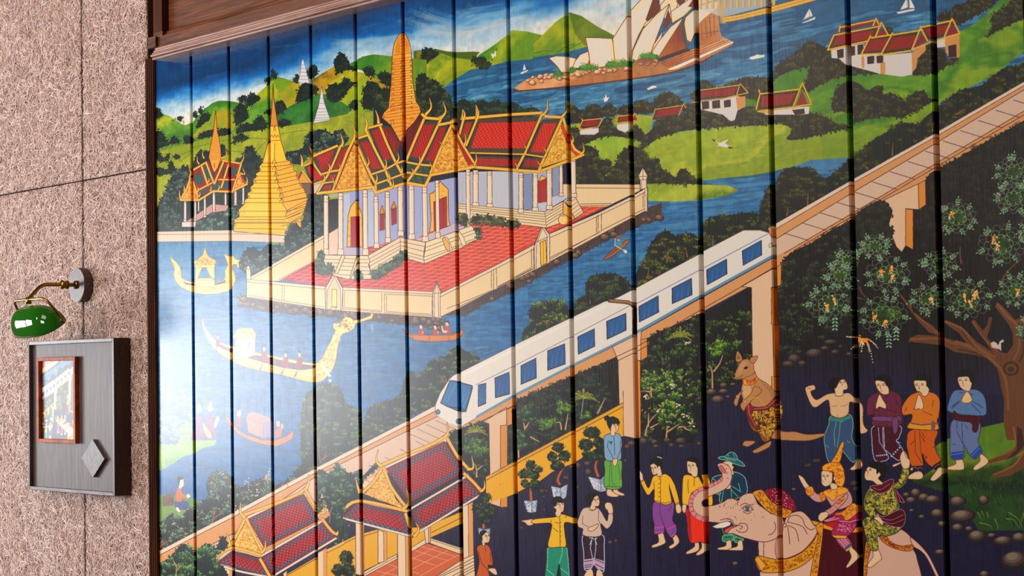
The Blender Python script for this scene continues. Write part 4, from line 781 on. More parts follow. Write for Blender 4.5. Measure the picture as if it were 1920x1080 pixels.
# piers
LF,OS='#e6c4a4','#dc9444'
for f,li,o in (('R',"1660 150 1870 20 1872 180 1816 185 1816 915 1725 885 1712 165","1816 182 1878 176 1878 915 1816 918|1872 40 1920 15 1920 170 1875 186"),('X',"-120 150 170 -10 165 300 122 295 122 1078 -40 1050 -60 300","122 295 162 305 160 1060 122 1078|165 90 228 78 232 262 168 300"),
 ('U',"1390 562 1700 380 1702 560 1660 572 1664 1500 1492 1450 1482 572","1660 572 1712 565 1725 1500 1664 1510|1702 392 1752 360 1748 548 1712 562"),
 ('a',"870 420 1125 298 1130 492 1030 485 1030 765 1000 812 960 770 930 690 905 600 930 500","1125 300 1178 270 1182 455 1130 492|1030 487 1086 492 1086 792 1030 762")):
    Z(f);P(LF,li,o=BR)
    for s in o.split('|'):P(OS,s,o=BR,w=.8)
Z('X');P(LF,"1280 -60 1480 -60 1490 455 1300 420");P(OS,"1480 -60 1542 -60 1535 442 1490 460",o=BR,w=.7)
Z('V');P(LF,"1108 -40 1238 -40 1242 440 1110 410");P(OS,"1242 -40 1282 -40 1282 428 1246 440");LL(BR,.8,"1108 -40 1110 410 1242 440 1240 -40|1246 440 1282 428 1282 -40")
Z('a');bush("640 620 700 520 800 450 880 440 930 520 890 600 940 640 900 720 780 700 660 800 640 720",'#221e1c',['#2c2e24','#3a4030'],16,2.6,8)
# train
WT='#e8e2da'
Z('T')
P(WT,"76 1000 78 955 120 850 205 722 240 690 300 662 800 410 1300 170 1600 25 1645 18 1830 55 1852 82 1852 345 1310 612 800 872 450 1072 350 1130 290 1160 230 1140 140 1100 84 1040",o='#4a3a34',w=1)
P('#d9c8b8',"84 1040 140 1105 240 1150 300 1172 350 1135 290 1150 200 1115 120 1060",al=.9)
P('#f2ede6',"310 680 800 440 1300 200 1600 60 1640 60 1300 220 800 470 330 700",al=.6)
L('#7f98aa',.1,"0 0 1 1");P('#6a96b2',"430 1085 800 880 1310 614 1852 340 1852 318 1310 590 800 852 450 1050",al=.95)
L('#4a4a68',.8,"440 775 800 598 1300 342 1830 62")
def pane(s,c='#2f5f96'):
    P('#24304a',s,sm=0);a=pp(s);c0=a.mean(0);q=c0+(a-c0)*.9;put(tex(q),c)
    m=[q[0]*(1-t)+q[3%len(q)]*t for t in(.3,.75)] if len(q)==4 else []
    if len(q)==4:
        for t in(.2,.45,.8):
            A=q[3]*(1-t)+q[2]*t;B=q[0]*(1-t-.15)+q[1]*(t+.15);stroke(np.array([A*.95+B*.05,A*.25+B*.75]),'#7fa4c8',.9,.3,.7)
for s in ("460 775 535 757 535 945 460 976","610 712 745 657 750 860 615 896","845 602 985 532 990 715 845 776","1085 467 1245 402 1250 590 1085 650","1355 342 1510 267 1515 430 1360 505","1615 203 1795 128 1798 285 1620 370"):pane(s)
P('#24304a',"120 940 205 735 245 735 412 780 415 805 355 1020 300 1022 180 972");P('#3272a8',"132 935 212 748 245 748 402 790 345 1008 300 1010 185 962");LL('#7fb0d0',1.2,"180 940 260 770|330 980 390 830|300 960 340 860",al=.6);LL('#1c2438',1.4,"180 970 260 980 340 1000")
for x,y in ((102,1020),(282,1104)):el(x,y,18,22,'#3f7f9a',0,'#24304a',1)
Z('U')
P(WT,"205 690 280 660 430 582 1000 278 1040 248 1410 55 1560 55 1640 78 1672 130 1682 295 1040 650 450 985 438 990 432 745 400 712",o='#4a3a34',w=1)
P('#6a96b2',"446 990 1040 652 1682 296 1680 270 1040 625 448 960");L('#4a5aa0',1,"440 722 1040 402 1640 82");L('#8a7462',1.2,"1410 57 1560 57 1640 80 1670 130 1680 290")
for s in ("465 742 645 642 650 795 470 886","765 577 945 485 950 640 765 722","1075 412 1260 312 1265 450 1080 552","1395 242 1575 142 1578 280 1405 376"):pane(s)
P(WT,"1640 180 1662 170 1664 205 1642 212",o='#4a3a34',w=.7)
L('#7a5230',5.5,"205 690 370 705 420 728 435 770 436 1005",o='#3a2414',ow=1.6);L('#c08a5a',1.8,"215 688 370 702 415 722 428 770 430 1000")
Z('0')
LL(BR,1,"868 806 960 762 1185 655 1450 503|958 772 1188 662 1320 592")
# yellow boundary wall
YW='#eab020'
Z('V');P(YW,"-260 820 0 680 1107 80 1107 415 1000 430 620 680 400 770 280 860 0 1000 -260 1090");L(BR,1,"-260 855 0 712 620 380 1105 122");P('#e0a82e',"-260 820 0 680 1107 80 1107 100 0 705 -260 848",al=.9);L(BR,1,"-200 790 0 678 1107 80")
# ---- foreground pavilions, hedges
YP='#e6ae34'
Z('S')
tr('S',"-60 120 0 110 60 150 120 160 170 120 200 200 330 100 340 60 300 80 200 180 180 300 140 380 40 470 0 780 -60 900",'#1e2a2a',['#2c463c','#4a7050','#7f9c84'],44,2.2)
LL('#a5866a',2,"-170 480 -150 380|10 780 20 690 70 620|15 720 -10 660")
P(YP,"-120 840 0 778 130 715 330 660 750 640 1095 495 1180 470 1180 560 820 730 760 750 630 835 500 890 205 1030 130 1070 -120 1190")
P(NV,"810 730 1090 605 1090 830");LL(BR,.9,"0 800 130 735|205 720 330 680|810 690 1090 550")
Z('F');P(YP,"1340 1065 1640 890 1915 740 1915 1180 1340 1180");P('#eabf5e',"1745 815 1915 735 1915 765 1745 850");L(BR,.9,"1745 848 1915 762|1345 1075 1640 905".split('|')[0]);L(BR,.9,"1345 1075 1640 905")
Z('S')
P('#cd6c48',"205 1085 500 930 630 850 765 785 1092 885 1092 935 860 1085")
for s in ("300 1030 560 1090|420 975 700 1060|560 895 850 985|660 850 950 940|700 810 1030 905|350 1085 650 920 860 815|520 1085 760 950 960 850|700 1085 900 970 1060 890".split('|')):L('#e8b096',1,s)
P('#e9cfae',"205 1040 500 882 505 925 205 1085",o=BR,w=.8);L(BR,.7,"210 1062 500 905");P('#e9cfae',"630 825 760 742 765 785 632 862",o=BR,w=.8)
P('#e9cfae',"795 735 1088 830 1090 892 795 785",o=BR);L(BR,.7,"800 752 1088 845")
P('#ecd2b0',"850 1085 1095 925 1192 885 1202 1085",o=BR);LL(BR,.9,"870 1085 1195 915|900 1085 1200 945|990 1085 1200 975|1040 1085 1200 1000|1090 1085 1200 1025")
PL='#ebd2b4'
for s,sh in (("330 665 408 690 410 942 330 965","380 680 408 690 410 942 382 952"),("742 630 802 630 802 778 760 790","782 630 802 630 802 778 784 782"),("128 600 202 600 205 1085 130 1062","178 600 202 600 205 1085 180 1075"),("505 700 625 715 630 1085 510 1085","575 705 625 715 630 1085 580 1085"),("1088 455 1182 415 1187 890 1098 925","1140 435 1182 415 1187 890 1145 905")):
    P(PL,s,o=BR);P('#dca468',sh)
    L(BR,.7,"%s %s %s %s"%tuple(sh.split()[:2]+sh.split()[-2:]))
Z('F')
for s,sh in (("725 960 800 980 800 1180 725 1180","770 970 800 980 800 1180 770 1180"),("1640 855 1742 800 1742 1180 1640 1180","1705 820 1742 800 1742 1180 1705 1180"),("1345 1030 1310 1050 1310 1180 1345 1180","1335 1030 1345 1030 1345 1180 1335 1180")):P(PL,s,o=BR);P('#dca468',sh)
RR,RI,RB='#a81c2c','#c0202a','#5f6a80'
def troof(f,s,n,m,ins=(.1,.14)):
    Z(f);q=pp(s);put(tex(q),RR);a,b=ins
    put(tex(inset(q,a*.45,b*.45)),RB);put(tex(inset(q,a,b)),RI);lat(q,n,m,'#3a0c16',.9);stroke(np.vstack([q,q[:1]]),BR,.9)
troof('F',"955 508 1512 262 1668 520 1120 800",17,8,(.09,.17));troof('F',"1085 905 1690 535 1835 690 1200 1075",18,5,(.08,.22));troof('F',"800 830 1080 895 1190 1100 650 945",12,5,(.12,.2))
troof('R',"790 570 1312 328 1492 600 1000 880",18,9,(.09,.16));troof('R',"1005 955 1500 648 1648 800 1075 1120",17,5,(.08,.2));troof('R',"535 868 965 965 1030 1190 385 1010",14,6,(.1,.2))
def tgable(f,g,red,c='#e9bc58'):
    Z(f);P(c,g,o=BR);orn(g,'#c87a24',260,1.8,.7);orn(g,'#f6e09a',150,1.6,.7);P('#a82434',red,o=BR,w=.7)
tgable('F',"928 515 775 795 1092 855","898 545 922 560 850 690 800 785 765 775 840 640");tgable('R',"752 565 700 680 578 795 970 945 880 850 800 680","735 560 750 590 690 690 600 790 578 780 660 690")
W_='#e6dcd2'
for f,c,w,ss in (('F',W_,3.6,"950 500 1500 240 1520 235|1080 885 1220 805 1640 565 1700 520|800 805 1075 885|670 970 860 1030 1190 1095|1200 1085 1840 700"),('R',W_,3.6,"785 558 1290 318 1320 320|970 955 1010 930 1480 655 1500 630|535 862 965 955|385 1012 1020 1180|1040 1165 1645 800"),
 ('F',GO,5,"900 475 960 455 1200 372 1440 270 1530 205|928 505 860 640 780 780|940 508 1020 680 1105 850|1530 215 1600 350 1650 440|1700 515 1790 630 1845 665|650 885 800 800 1080 870|1075 905 1180 1090"),
 ('R',GO,5.4,"725 545 800 515 1000 430 1200 350 1310 285|750 560 680 680 580 780|765 560 830 730 960 910|1330 285 1430 460 1530 575|1490 615 1570 690 1645 775|365 1000 530 862 965 950|960 970 1020 1170")):
    Z(f)
    for s in ss.split('|'):L(c,w,s,1,o='#5a3410',ow=1.3)
hr('F',"925 500 880 440 885 342|1525 225 1560 150 1560 65|1640 445 1725 440 1718 322|1835 665 1868 620 1848 528|655 885 640 860 640 815|775 780 765 710 744 655|1085 850 1125 810 1132 722",6)
hr('R',"745 545 700 500 715 395|1310 295 1345 240 1333 150|1515 575 1570 560 1554 448|1635 780 1672 740 1670 675|375 998 372 950 363 888|550 790 530 730 514 662|940 930 985 880 972 742|1040 1180 1080 1120 1050 1050",6)
# hedge lower-left
for s,n in (("65 1090 80 960 170 900 240 820 310 760 390 790 430 870 500 780 570 760 640 800 690 690 740 720 745 800 640 870 650 950 720 1000 720 1180 60 1180",60),):
    Z('F');bush(s,'#1c2a24',['#284a34','#3f7044','#6f9a58','#8fae74'],n,2.4,9)
Z('F');LL('#b58a5c',2,"240 1080 245 990 215 930|245 1030 290 970")
tr('F',"1640 60 1700 30 1760 60 1800 30 1870 60 1920 40 1920 420 1850 560 1760 420 1720 330 1680 440 1640 400",'#1e2c28',['#2c4a34','#4a7a44','#7fa070'],34,2.2)
tr('F',"1850 560 1900 500 1960 640 1880 720 1860 640",'#1e2c28',['#2c4a34'],3,2.2)
for f,ss in (('F',"1340 200 1360 190 1345 150|1770 545 1775 440 1800 390"),):
    Z(f);LL('#a5866a',1.6,ss)
for x,y in ((1050,270),(1160,60),(960,160),(830,390),(1280,260),(1690,280),(1150,100)):
    for _ in range(9):
        q=pp([x+rnd.gauss(0,14),y+rnd.gauss(0,28)])[0];dab(q[0],q[1],1.3,.8,0,rnd.choice(['#ead6c0','#e0b890','#d8c0c8']))
# bonsai pots
def topi(f,blobs,trunk,pot=None):
    Z(f)
    if trunk:L('#b5683a',5,trunk,1,3,o='#5a2c18')
    for x,y,rx,ry in blobs:
        q=pp([x-rx,y,x-rx*.6,y-ry*.8,x,y-ry,x+rx*.7,y-ry*.7,x+rx,y+ry*.1,x+rx*.6,y+ry*.85,x,y+ry,x-rx*.7,y+ry*.7])
        a=(q-np.array(cf[:2]))/cf[2];bush(a.ravel(),'#1a1f18',['#263322','#3d5428','#5f7f3a'],5,1.8,5)
    if pot:
        P('#dcdde0',pot[0],o='#3a3a44');P('#c3c8d0',pot[1],o='#3a3a44',w=.8);orn(pot[0],'#6a84b8',26,2,.7);orn(pot[1],'#6a84b8',18,2,.7)
topi('V',[(185,705,50,48),(120,790,52,42),(220,800,50,45),(270,745,26,24),(128,885,38,34),(225,900,58,50)],"190 1060 185 950 195 900",("115 1055 195 1060 195 1180 150 1170","195 1060 252 1050 240 1170 195 1180"))
topi('V',[(458,525,55,45),(400,620,45,45),(522,610,56,50),(450,710,65,50)],"480 900 455 850 490 760 530 710",("388 910 482 930 482 1060 410 1020","482 930 555 890 540 1020 482 1065"))
topi('V',[(795,378,80,56),(735,500,70,55),(865,480,58,55),(745,600,42,32),(845,600,66,46)],"860 820 830 720 850 650",("755 815 885 845 882 972 810 940","885 845 935 790 935 960 882 972"))
topi('S',[(1282,380,52,50),(1225,470,46,46),(1335,500,50,48),(1280,570,48,40)],"1280 650 1278 600",("1230 645 1285 660 1285 720 1240 720","1285 660 1338 650 1335 720 1285 720"))
topi('S',[(45,915,58,60),(60,1030,60,55),(-30,1030,50,50)],"20 1090 20 1050")
# ---- clearing on the right: mound, tree, stones, people and animals
SK='#e9cba6';SO='#6a3420';HR='#1c1614'
Z('h')
GF("330 140 440 60 700 -30 960 -90 1400 -160 1400 730 700 742 640 640 560 540 470 460 300 410 215 385 200 360 280 330 400 250",(640,0),(700,560),[(0,'#5f8428'),(.3,'#76882a'),(.55,'#3a5420'),(.8,'#20301c'),(1,'#2c4a22')],.3)
for i in range(150):
    q=pp([rnd.uniform(540,1040),rnd.uniform(330,720)])[0];l=rnd.uniform(5,14);stroke(np.array([q,[q[0]+l*rnd.uniform(-.5,.4),q[1]-l]]),rnd.choice(['#141a12','#2c4a20','#4a6a28','#3a5a24','#1a2418']),1.8,.3,.7)
for s in ("900 650 960 660 1000 720","920 600 1000 660 1010 720","1040 600 1020 660 1020 720","700 680 780 700 800 730","820 650 840 700 840 730","720 590 740 640","760 600 770 650","690 600 720 650"):L('#7f9440',1.8,s,1,.4)
def stones(f,ls,c=('#2a2322','#5a4a42','#7f6c5e','#9a8876')):
    Z(f)
    for x,y,rx,ry in ls:
        for k,cc in enumerate(c):
            g=1-.2*k;el(x-rx*.05*k,y-ry*.13*k,rx*g,ry*g,cc,-.1,al=1 if k==0 else .62)
stones('h',[(155,470,30,18),(225,455,42,34),(285,490,48,32),(350,505,64,32),(190,510,45,25),(540,520,68,42),(735,510,45,40),(385,610,55,36),(575,630,105,50),(270,635,28,16),(195,588,22,12),(420,690,35,24),(540,715,50,30),(625,725,35,20),(685,780,75,46),(795,775,38,18),(880,815,80,36),(1000,790,60,38),(965,960,105,70),(740,1065,40,25),(405,900,42,22)])
stones('b',[(345,650,75,38),(195,690,55,38),(255,725,38,22),(150,730,55,26),(465,565,58,20),(425,612,40,18),(500,640,36,18),(605,655,26,16),(540,598,16,12)],('#241e22','#4a3e3a','#5f524a','#74665a'))
stones('X',[(870,610,60,34),(990,605,60,28),(935,685,78,42),(1035,660,28,16),(990,545,45,28),(1085,535,40,16),(740,685,38,20)],('#241e22','#5a4640','#7a665a','#8f7c6a'))
stones('V',[(1310,465,52,40),(1420,470,45,24),(1435,515,36,20),(1545,455,48,26),(1590,505,36,24),(1680,460,64,36),(1690,515,40,18),(1865,490,30,22),(1190,490,50,34),(1150,520,40,26),(1130,660,22,16),(750,690,46,28),(760,775,40,38),(655,710,46,34),(590,720,30,22),(540,830,40,20),(300,965,32,20),(345,960,20,14),(650,925,22,16),(1865,40,28,18)],('#241e26','#4a3c3a','#6a564c','#80695a'))
stones('e',[(250,325,70,26),(150,378,60,24),(665,580,55,34),(690,640,58,30)],('#1e1a26','#4a3e3a','#5f524a'))
stones('W',[(980,745,32,22),(1035,730,22,18),(320,290,18,12),(320,420,16,12),(95,600,26,12)],('#241e26','#4a3c3a','#80695a'))
stones('d',[(650,940,40,26),(1310,105,34,18)],('#241e26','#5a4c40','#9a8468'))
Z('0')
for i in range(260):
    x=rnd.uniform(900,1760);y=rnd.uniform(780,1080);dab(x,y,rnd.uniform(.3,.9),.6,rnd.uniform(0,3),rnd.choice(['#3d3650','#453d52','#191526']),.7)
# trunk
Z('b')
TB='#6d452a'
P(TB,"1790 1300 1765 1180 1765 1080 1768 1000 1740 880 1715 760 1640 690 1540 660 1400 640 1310 592 1180 575 1050 562 1060 535 1120 510 1290 520 1400 556 1490 575 1430 500 1320 420 1322 400 1450 450 1560 560 1680 640 1600 520 1520 410 1545 395 1610 480 1640 440 1655 375 1680 380 1660 470 1640 530 1740 640 1790 650 1835 590 1835 500 1800 430 1700 300 1715 262 1790 330 1850 400 1900 380 1960 300 2200 100 2300 300 2200 1300",sm=0)
P(TB,"1090 340 1150 390 1230 440 1290 500 1290 525 1200 490 1110 390 985 215 985 195 1060 290");L(TB,3,"1070 320 1070 250 1060 210",1,2);L(TB,3,"680 150 720 220 780 270",1,2);L(TB,2.6,"660 230 780 260",1,1);L(TB,4,"1740 130 1790 40 1900 -60",1,2);L(TB,4,"1450 -20 1440 -80 1440 -150",1,2);L(TB,2.4,"1110 170 1210 150",1,1);L(TB,2.6,"1160 380 1210 350 1220 300",1,1)
for s,w in (("1400 560 1560 620 1700 720 1780 850 1800 1080",7),("1330 410 1460 470 1560 590 1700 680",5),("1530 410 1610 530 1720 640",3.5),("1720 280 1800 380 1870 450 1880 600 1840 700",6),("1070 545 1280 540 1420 590",4),("1100 350 1200 440 1280 510",3)):L('#9a6a40',w,s,1,w*.5,al=.55)
for s,w in (("1420 620 1560 650 1690 740 1750 880",4),("1890 420 1920 600 1880 720",8),("1450 480 1540 600 1640 670",2.5)):L('#3a2418',w,s,1,w*.4,al=.6)
el(1820,765,62,55,'#4a2c1a');el(1820,765,44,38,'#7a5030',al=.8);el(1820,770,26,22,'#4a2c1a')
P('#d8c6b4',"1668 572 1690 560 1710 570 1725 590 1735 560 1760 545 1770 560 1745 575 1748 610 1745 638 1735 620 1700 612 1675 605");
Z('h');P(TB,"955 -60 972 110 870 172 765 215 770 240 900 205 960 190 1040 130 950 255 800 318 795 340 930 330 1050 260 1300 60 1300 -60");L('#a5744a',4,"1040 140 960 250 810 318",1,2,al=.7);L('#a5744a',4,"960 -40 968 110 860 178",1,2,al=.6);P('#2a1a14',"985 -40 1020 -20 1040 100 980 170 900 210 985 130",al=.7)
# flowering crowns
def crown(x,y,r,fl=2):
    r*=1.1
    q0=rnd.random()*6
    for k in range(5):dabn(x+rnd.gauss(0,r*.3),y+rnd.gauss(0,r*.25),r*.6,.8,0,'#1f2416',.5)
    for k in range(9):dabn(x+rnd.gauss(0,r*.3),y+rnd.gauss(0,r*.22),r*rnd.uniform(.2,.42),.8,0,rnd.choice(['#2f4a20','#3f5c26','#4a6a2a']),.4)
    for ring,nn,c in ((1.0,14,'#737c6c'),(.7,11,'#86997c'),(.38,8,'#98c08a')):
        for k in range(nn):
            a=q0+6.283*k/nn+rnd.uniform(-.1,.1);px,py=x+r*ring*math.cos(a),y+r*ring*.8*math.sin(a);s=r*.2
            tt=np.linspace(a-1.9,a+1.9,6);stroke(np.stack([px+s*np.cos(tt),py+s*np.sin(tt)],1),c,1.05,al=.9)
    for k in range(9):
        a=6.283*k/9+rnd.uniform(-.35,.35);bx,by=x+r*.95*math.cos(a),y+r*.8*math.sin(a);b_=a+rnd.uniform(-.5,.5);m=rnd.randint(2,3)
        stroke(np.array([[bx,by],[bx+m*4.9*math.cos(b_),by+m*4.9*math.sin(b_)]]),'#5a7a58',.7)
        for j in range(m):
            px,py=bx+(j*4.2+rnd.uniform(0,1.5))*math.cos(b_),by+(j*4.2+rnd.uniform(0,1.5))*math.sin(b_)
            for sd in(-1,1):
                q=rnd.uniform(2.3,3.2);dab(px-sd*q*.9*math.sin(b_),py+sd*q*.9*math.cos(b_),q,.52,b_+sd*rnd.uniform(.6,1.2),rnd.choice(['#7fa680','#93b48e','#6c946e','#83aa80']))
        dab(bx+m*4.9*math.cos(b_),by+m*4.9*math.sin(b_),2.6,.5,b_,'#83aa80')
    for k in range(fl):
        bx,by=x+rnd.uniform(-.5,.5)*r,y+rnd.uniform(-.5,.3)*r
        for j in range(3):
            dx=rnd.uniform(-.5,.5)
            for m in range(9):
                t=m*1.7;px,py=bx+dx*t+rnd.gauss(0,.7),by+t*.9+rnd.gauss(0,.7)
                dab(px,py,1.5*(1-m*.06),.9,0,'#f0a040' if m<5 else '#f2dcc4')
        for j in range(6):dab(bx+rnd.gauss(0,2.5),by+rnd.gauss(0,2.2),1.9,.8,0,rnd.choice(['#f6b850','#f0983a','#fadc9a']))
for x,y,r,fl in ((1900,322,26,0),(1900,372,26,0),(1795,408,27,1),(1878,458,34,2),(1640,462,20,0),(1588,488,17,0),(1575,517,20,0),(1664,515,32,3),(1762,495,24,0),(1552,570,30,2),(1656,592,34,2),(1736,560,22,1),(1815,560,34,4),(1905,545,26,1),(1950,430,30,1),(1960,540,30,1),(1940,620,24,1),(1970,350,28,0)):crown(x,y,r,fl)
Z('b')
for k,(ex,ey) in enumerate(((590,525),(640,680),(625,620),(700,640),(785,720),(820,610),(760,640),(690,600))):
    for m in range(16):
        t_=m/15;q=pp([715+(ex-715)*t_,545+(ey-545)*t_*t_-30*t_*(1-t_)])[0];dab(q[0]+rnd.gauss(0,.4),q[1]+rnd.gauss(0,.4),1.7-t_*.5,.9,0,'#f0a040' if m<9 else '#f0e0cc')
for k in range(16):q=pp([715+rnd.gauss(0,22),555+rnd.gauss(0,18)])[0];dab(q[0],q[1],1.9,.8,0,rnd.choice(['#f6b850','#f0983a','#fadc9a']))
for x,y in ((905,600),(960,545),(500,470)):
    for m in range(4):
        q=pp([x,y-m*26])[0]
        for sd in(-1,1):dab(q[0]+sd*3,q[1],3,.5,sd*.7,'#8fc494')
# ---- people
def sk(s,c=SK,w=.9):P(c,s,o=SO,w=w,sm=1)
def cl(c,s,o=BR,w=1.):P(c,s,o=o,w=w,sm=1)
def ft(e1,e2,m,s=1.,c='#3a1c14'):
    for x,y in (e1,e2):L(c,1.,[x-9*s,y,x,y-3*s,x+9*s,y+1*s]);L(c,.8,[x-11*s,y-11*s,x,y-16*s,x+11*s,y-12*s])
    L('#c05a4a',1.3,[m[0]-8*s,m[1],m[0]+8*s,m[1]]);L(c,.7,[(e1[0]+e2[0])/2-2*s,(e1[1]+e2[1])/2,(e1[0]+e2[0])/2-6*s,(e1[1]+m[1])/2+4*s,(e1[0]+e2[0])/2+2*s,(e1[1]+m[1])/2+8*s])
Z('V')
sk("950 932 985 935 1000 965 1060 1000 1040 1020 950 1005");sk("1010 935 1050 935 1060 962 1118 990 1110 1008 1060 1000 1010 970")
cl('#6fae4c',"930 650 1085 650 1092 800 1086 932 925 925 925 760");LL('#2f5a24',.8,"975 660 970 920|985 660 1000 890 1030 900|1060 690 1080 850");LL('#2f5a24',1.2,"928 915 1085 920")
cl('#86aecb',"915 430 930 405 985 385 1035 385 1070 395 1088 430 1097 500 1088 560 1085 640 1010 662 930 640 916 520");LL(BR,.8,"960 460 950 520 1010 640|1015 410 1025 600|1080 460 1085 540 1050 640|965 475 1000 475")
P('#2a3a4a',"972 468 1000 466 1000 476 974 478");P('#2a3a4a',"978 480 995 480 994 498 980 498",al=.7)
sk("1005 650 1050 640 1045 690 1022 715 1005 690");sk("980 290 1040 280 1066 290 1060 335 1045 366 1025 380 1027 402 1010 412 985 400 980 350")
P(HR,"945 290 940 250 960 225 1010 215 1060 240 1078 280 1060 305 1045 290 1000 292 985 330 988 362 962 330");el(945,235,28,28,HR);ft((1018,305),(1050,308),(1034,348),.8)
Z('W')
cl('#2f9078',"360 790 535 785 560 900 575 1180 500 1180 470 960 420 1180 325 1180 345 920",o='#1f3a34');LL('#a5d8b0',1.1,"545 800 560 920 570 1080|355 800 350 1000|340 1010 420 1075|480 1000 560 1060|470 950 500 860 500 800")
sk("90 530 150 520 205 513 212 562 160 576 130 548");cl('#f0bf34',"430 490 460 460 530 470 655 520 655 568 530 545 525 640 538 780 470 790 360 785 385 640 385 555 215 557 205 518 330 500")
LL(BR,.8,"475 490 480 780|535 500 545 480|385 555 390 520|430 545 470 555|410 600 460 640")
for y in (545,590,635,680,730):el(482,y,5,5,'#3a2010')
sk("428 370 445 345 500 340 518 362 512 430 490 446 482 475 455 488 430 462 440 420 415 392");P(HR,"390 350 400 308 440 283 490 290 518 330 505 350 450 348 440 382 418 388");ft((462,370),(502,362),(492,412),.9)
sk("750 1025 800 1020 802 1120 700 1120 720 1070");sk("845 1025 890 1035 915 1120 845 1120")
cl('#3a2230',"710 670 900 670 918 800 915 1030 860 1012 815 965 780 1012 722 1012 714 850",o='#b5cfe6',w=1.6);P('#c9a4bc',"716 915 800 905 815 900 915 930 915 1028 860 1010 815 965 780 1010 722 1010");LL('#2a2038',1.2,"718 935 800 925 830 915 912 950|718 975 795 965|830 960 912 1005|720 995 790 985");LL('#b5cfe6',1.4,"800 690 780 800 815 960|830 690 835 800 815 960|770 700 800 700 830 720 845 700|790 720 775 770|830 720 845 770")
cl('#d9c0ae',"690 430 720 400 780 395 850 400 890 440 945 530 962 460 1003 458 1002 540 962 602 930 602 882 560 892 670 790 690 702 668 705 612 660 590 650 540 670 480");LL(BR,.7,"705 480 700 560 760 590|865 430 860 520 880 560|770 420 800 430 840 410")
sk("925 365 950 345 990 358 1004 400 1004 452 965 456 950 425 930 402");sk("760 602 830 570 858 558 850 592 800 632 762 626");sk("785 330 830 280 860 288 872 340 862 382 830 385 832 408 800 420 775 405 790 360");P(HR,"730 335 728 280 770 248 820 250 852 275 820 292 805 325 792 352 760 375 745 350");ft((822,322),(855,318),(850,352),.7);L('#b58a30',1,"770 408 800 425 828 410",1)
# man in yellow with raised hand
sk("1455 655 1500 645 1520 700 1525 752 1440 790 1395 795 1400 772 1460 740");sk("1600 690 1635 668 1667 740 1600 802 1565 800 1570 780 1612 750")
cl('#8a4f9a',"1420 335 1600 335 1612 440 1600 520 1642 600 1632 660 1590 700 1540 640 1520 590 1512 642 1420 658 1416 560 1400 480");LL('#d84a9a',2.4,"1418 600 1512 590|1545 615 1635 575|1420 650 1512 640|1585 690 1630 655");LL('#5a70b0',2,"1420 625 1512 615|1562 650 1632 610");LL('#3a1c40',.8,"1475 345 1475 460 1520 590|1590 380 1560 440")
Z('c')
cl('#f2bf30',"245 430 290 408 350 410 390 400 455 440 495 505 522 570 572 770 525 802 442 560 472 740 472 772 400 797 340 780 250 745 248 600 180 670 140 640 75 500 112 470 175 580 225 450");LL(BR,.8,"330 430 330 780|245 500 248 600 250 700|440 530 465 700|85 500 115 485|525 775 570 765");LL(BR,.8,"290 420 310 440 345 420|250 742 300 752 340 765 400 775 470 755")
for y in (465,525,580,637,690):el(312,y,6,7,'#3a2010')
sk("48 350 82 380 100 412 105 470 78 492 55 430");sk("525 802 575 790 597 870 570 905 535 890");sk("200 275 245 268 290 300 322 298 332 330 340 365 348 412 320 432 288 428 285 400 250 415 225 395 205 320");P(HR,"192 255 215 210 260 185 310 188 350 210 362 262 350 340 332 345 326 300 300 300 292 330 280 280 240 266 200 288");el(322,152,32,30,HR);L('#e8dcc8',1.6,"288 182 320 188 345 200");ft((218,330),(262,325),(245,378),1.)
# woman in yellow and red
Z('d');sk("190 698 235 698 236 790 120 832 100 812 190 750");sk("270 690 320 700 312 800 240 846 210 832 270 762");cl('#e63c22',"105 320 330 450 332 692 250 697 140 692 105 450");P('#b01f30',"105 320 150 350 150 690 140 692 105 450");LL('#8a1418',.9,"130 360 150 560 160 690")
Z('c');cl('#f2bf30',"620 440 670 410 730 422 800 440 870 408 930 420 968 520 990 640 995 795 920 812 900 700 900 570 800 600 720 660 690 790 660 800 610 780 608 600");LL(BR,.8,"685 470 680 540 690 650|765 450 760 560|740 430 765 450 800 435");sk("610 802 655 792 662 830 640 902 610 872");sk("672 240 730 235 780 260 790 300 806 330 800 425 760 440 740 430 720 400 680 370");P(HR,"665 235 690 190 750 180 810 200 842 250 840 340 872 480 872 545 850 505 802 410 806 330 800 290 770 255 690 238");ft((695,298),(745,298),(712,358),1.)
# man in a teal hat
Z('d');cl('#1f3c52',"500 380 520 600 620 612 740 665 760 500",o='#7fc8a8');cl('#3f8f6a',"514 625 622 620 622 680 515 692",o='#9fd8b0');cl('#3f8f6a',"640 640 738 665 720 690 650 702",o='#9fd8b0');LL('#1c2a2a',1.4,"525 645 615 640|655 660 725 680");sk("550 692 600 682 606 770 570 786 460 782 456 765 540 740");sk("680 692 725 682 736 780 700 792 570 788 600 768 670 745")
Z('c');cl('#1d3a50',"1000 450 1180 400 1290 378 1395 430 1432 520 1436 640 1330 705 1100 772 1090 640 1050 660 1000 600",o='#8fd0b0',w=1.3);LL('#8fd0b0',1.1,"1250 440 1225 520 1240 700|1330 520 1355 630 1250 560|1230 600 1320 690|1140 600 1110 770|1000 460 1050 500|1040 650 1080 670 1110 640")
sk("1160 560 1200 530 1235 560 1210 595 1170 592");sk("1135 250 1190 240 1250 262 1276 300 1260 340 1266 405 1215 425 1180 400 1140 350 1120 320");P(HR,"1245 270 1290 285 1300 330 1270 370 1250 350 1270 310 1250 300");ft((1142,292),(1188,298),(1165,350),1.)
